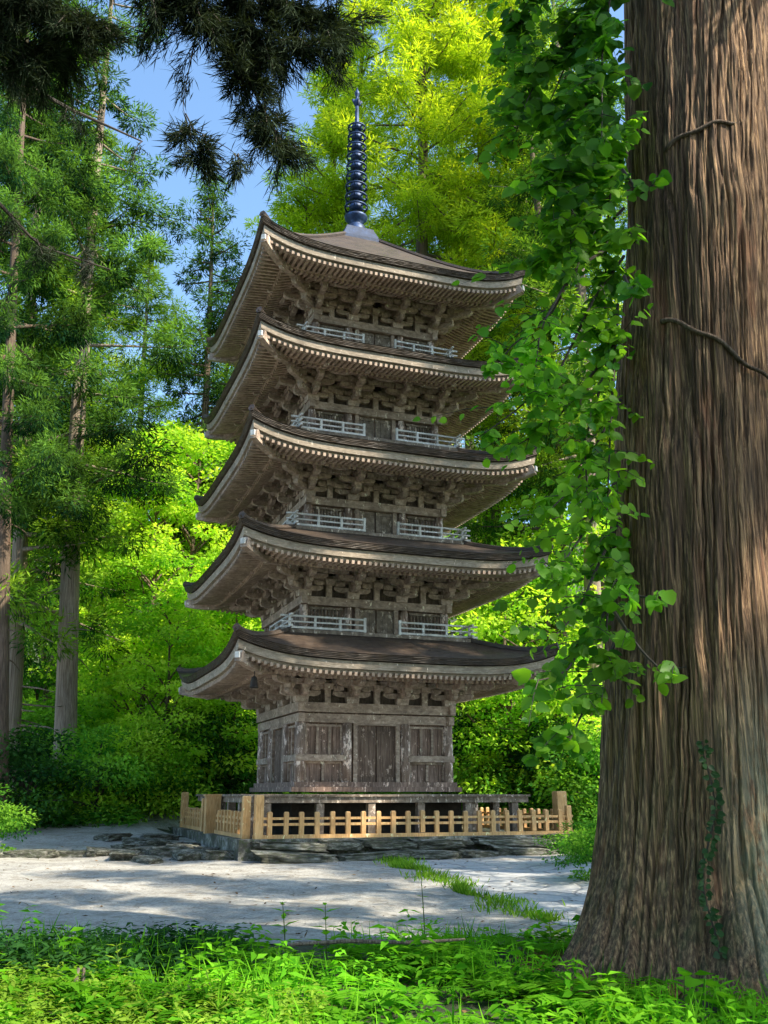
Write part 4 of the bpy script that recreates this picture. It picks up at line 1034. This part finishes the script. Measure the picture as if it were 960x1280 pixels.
# orange needle litter at the foot of the huge trunk
nd = MB()
def needle_fn(s, t):
    an = math.pi * (.72 + .62 * s); r = .95 + .85 * t * (.8 + .2 * math.sin(s * 11)); return TX + r * math.cos(an), TY - .1 + r * math.sin(an)
lv = Leaves(); n = 1500; an = math.pi * rs.uniform(.72, 1.34, n); r = rs.uniform(1.0, 1.95, n); x = TX + r * np.cos(an); y = TY - .1 + r * np.sin(an)
lv.add(*cards(np.stack([x, y, gz(x, y) + rs.uniform(.05, .1, n)], -1), rs.normal(size=(n, 3)) * [1, 1, .2], rs.normal(size=(n, 3)) * .3 + [0, 0, 1], rs.uniform(.05, .16, n), rs.uniform(.006, .014, n), DIAMOND, rs.uniform(0, 1, n)))
M['dry'] = leafmat('dry_cedar_needles', (.22, .09, .035), (.55, .30, .14), .15)
o = lv.build('dry_needles', M['dry']); tag(o, 'loose rust brown cedar needles piled against the huge trunk', 'litter', None, 'stuff')
o = sheet('needle_litter', needle_fn, 30, 8, M['needles'], .05); tag(o, 'orange dry cedar needles at the left foot of the huge trunk', 'litter', None, 'stuff')

def weed(px, py, y, hgt, nl, leaf, label, name='tall_weed', mat='fern', tint=.75, group=None, wr=.42):
    p = spot(px, py, y); p.z = float(gz(p.x, p.y)); root = empty(name, p); tag(root, label, 'plant', group)
    st = MB(); ln = random.uniform(-.12, .12); st.tube([(0, 0, 0), (ln * .4, 0, hgt * .5), (ln, .02, hgt)], [.008, .006, .003], 5); st.build('stem', M['stem'], root)
    lv = Leaves(); r = np.random.default_rng(int(px * 7 + py)); C = []; D = []; L_ = []
    for e in range(nl):
        f = .3 + .7 * (e + .6) / nl
        for sgn in (0, math.pi):
            az = e * 1.57 + sgn + r.uniform(-.2, .2); C.append([ln * f, .02 * f, hgt * f]); D.append([math.cos(az), math.sin(az), .35 + r.uniform(-.2, .2)]); L_.append(leaf * (1.2 - .6 * f) * r.uniform(.85, 1.15))
    L_ = np.array(L_); lv.add(*cards(np.array(C), np.array(D), r.normal(size=(len(C), 3)) * .2 + [0, 0, 1], L_, L_ * wr, LANCE if wr < .6 else ROUND, np.clip(tint + r.uniform(-.2, .2, len(C)), 0, 1)))
    lv.build('foliage', M[mat], root)
weed(357, 1215, 11.0, .62, 6, .20, 'tall weed with paired pale leaves at the road edge, left of the second weed')
weed(408, 1225, 10.8, .62, 6, .22, 'tall weed with paired leaves beside the shaded road edge, right of its twin')
weed(258, 1240, 10.4, .42, 5, .20, 'shorter leafy weed at the road edge, left of the two tall weeds')
weed(532, 1190, 12.0, .85, 5, .10, 'thin upright stalk in front of the grass strip', wr=.25)
weed(268, 1275, 8.7, .30, 5, .16, 'pale broad weed standing in the yellow-green plants at the bottom', tint=1.0, mat='grass')
weed(150, 1262, 9.2, .40, 5, .15, 'pale spiky weed at the lower left', tint=1.0, mat='grass', wr=.25)
weed(915, 1275, 8.0, .30, 3, .20, 'large-leaved bright plant in the lower right corner', 'leafy_plant', 'fern', .6, None, .75)
weed(855, 1268, 8.1, .36, 4, .20, 'large-leaved plant below the middle of the huge trunk', 'leafy_plant', 'fern', .4, None, .7)
weed(770, 1268, 8.3, .28, 4, .16, 'leafy plant left of the foot of the huge trunk', 'leafy_plant', 'vine_leaf', .5, None, .6)
weed(690, 1180, 12.3, .35, 4, .2, 'bright broad-leaved plant beside the left root of the huge trunk', 'leafy_plant', 'grass', .8, None, .7)
for q, (px, py, y, lb) in enumerate([(88, 1275, 8.9, 'cut brown twig stub at the lower left, left of its neighbour'), (102, 1272, 8.9, 'cut brown twig stub at the lower left, right of its neighbour')]):
    p = spot(px, py, y); s = MB(); z = float(gz(p.x, p.y)); s.tube([(0, 0, -.05), (.02 - .03 * q, 0, .15), (.03 - .05 * q, .01, .26)], [.022, .018, .014], 7)
    o = s.build('twig_stub', M['palebark']); o.location = (p.x, p.y, z); tag(o, lb, 'twig')
s = MB(); p = spot(470, 1232, 10.6); s.tube([(-.9, .1, .12), (-.3, 0, .17), (.4, .03, .15), (.9, -.1, .20)], [.018, .022, .02, .012], 7)
o = s.build('fallen_branch', M['palebark']); o.location = (p.x, p.y, float(gz(p.x, p.y)) + .08); tag(o, 'fallen bare branch lying in the undergrowth at the road edge', 'branch')

# ------------------------------------------------------------------ light, sky, camera
S = Vector((.88 * math.cos(R(46)), -.475 * math.cos(R(46)), math.sin(R(46)))).normalized()
sun = bpy.data.lights.new('sun', 'SUN'); sun.energy = 5.0; sun.angle = R(.5); sun.color = (2.0, 1.82, 1.46)
so3 = bpy.data.objects.new('sun', sun); link(so3); so3.rotation_euler = S.to_track_quat('Z', 'Y').to_euler(); so3.location = (30, -20, 60)
w = bpy.data.worlds.new('World'); SC.world = w; w.use_nodes = True; nt = w.node_tree; nt.nodes.clear()
sky = nt.nodes.new('ShaderNodeTexSky'); sky.sky_type = 'NISHITA'; sky.sun_disc = False; sky.sun_elevation = R(46); sky.sun_rotation = R(118.4); sky.air_density = 1.0; sky.dust_density = 1.0; sky.ozone_density = 1.0
bg = nt.nodes.new('ShaderNodeBackground'); bg.inputs[1].default_value = .15; wo = nt.nodes.new('ShaderNodeOutputWorld')
gain = mixc(nt, 1.0, sky.outputs[0], (2.15, 2.5, 2.6), 'MULTIPLY'); nt.links.new(gain, bg.inputs[0]); nt.links.new(bg.outputs[0], wo.inputs[0])
cam = bpy.data.cameras.new('camera'); cam.sensor_fit = 'HORIZONTAL'; cam.sensor_width = 36; cam.lens = 36 * FPX / 960; cam.clip_end = 1000
co_ = bpy.data.objects.new('camera', cam); link(co_); co_.location = (0, 0, EYE); co_.rotation_euler = (R(90) + PITCH, 0, 0); SC.camera = co_
SC.view_settings.view_transform = 'Standard'; SC.view_settings.look = 'None'; SC.view_settings.exposure = 0
SC.cycles.use_denoising = True; SC.cycles.max_bounces = 8; SC.cycles.diffuse_bounces = 4; SC.cycles.transmission_bounces = 4
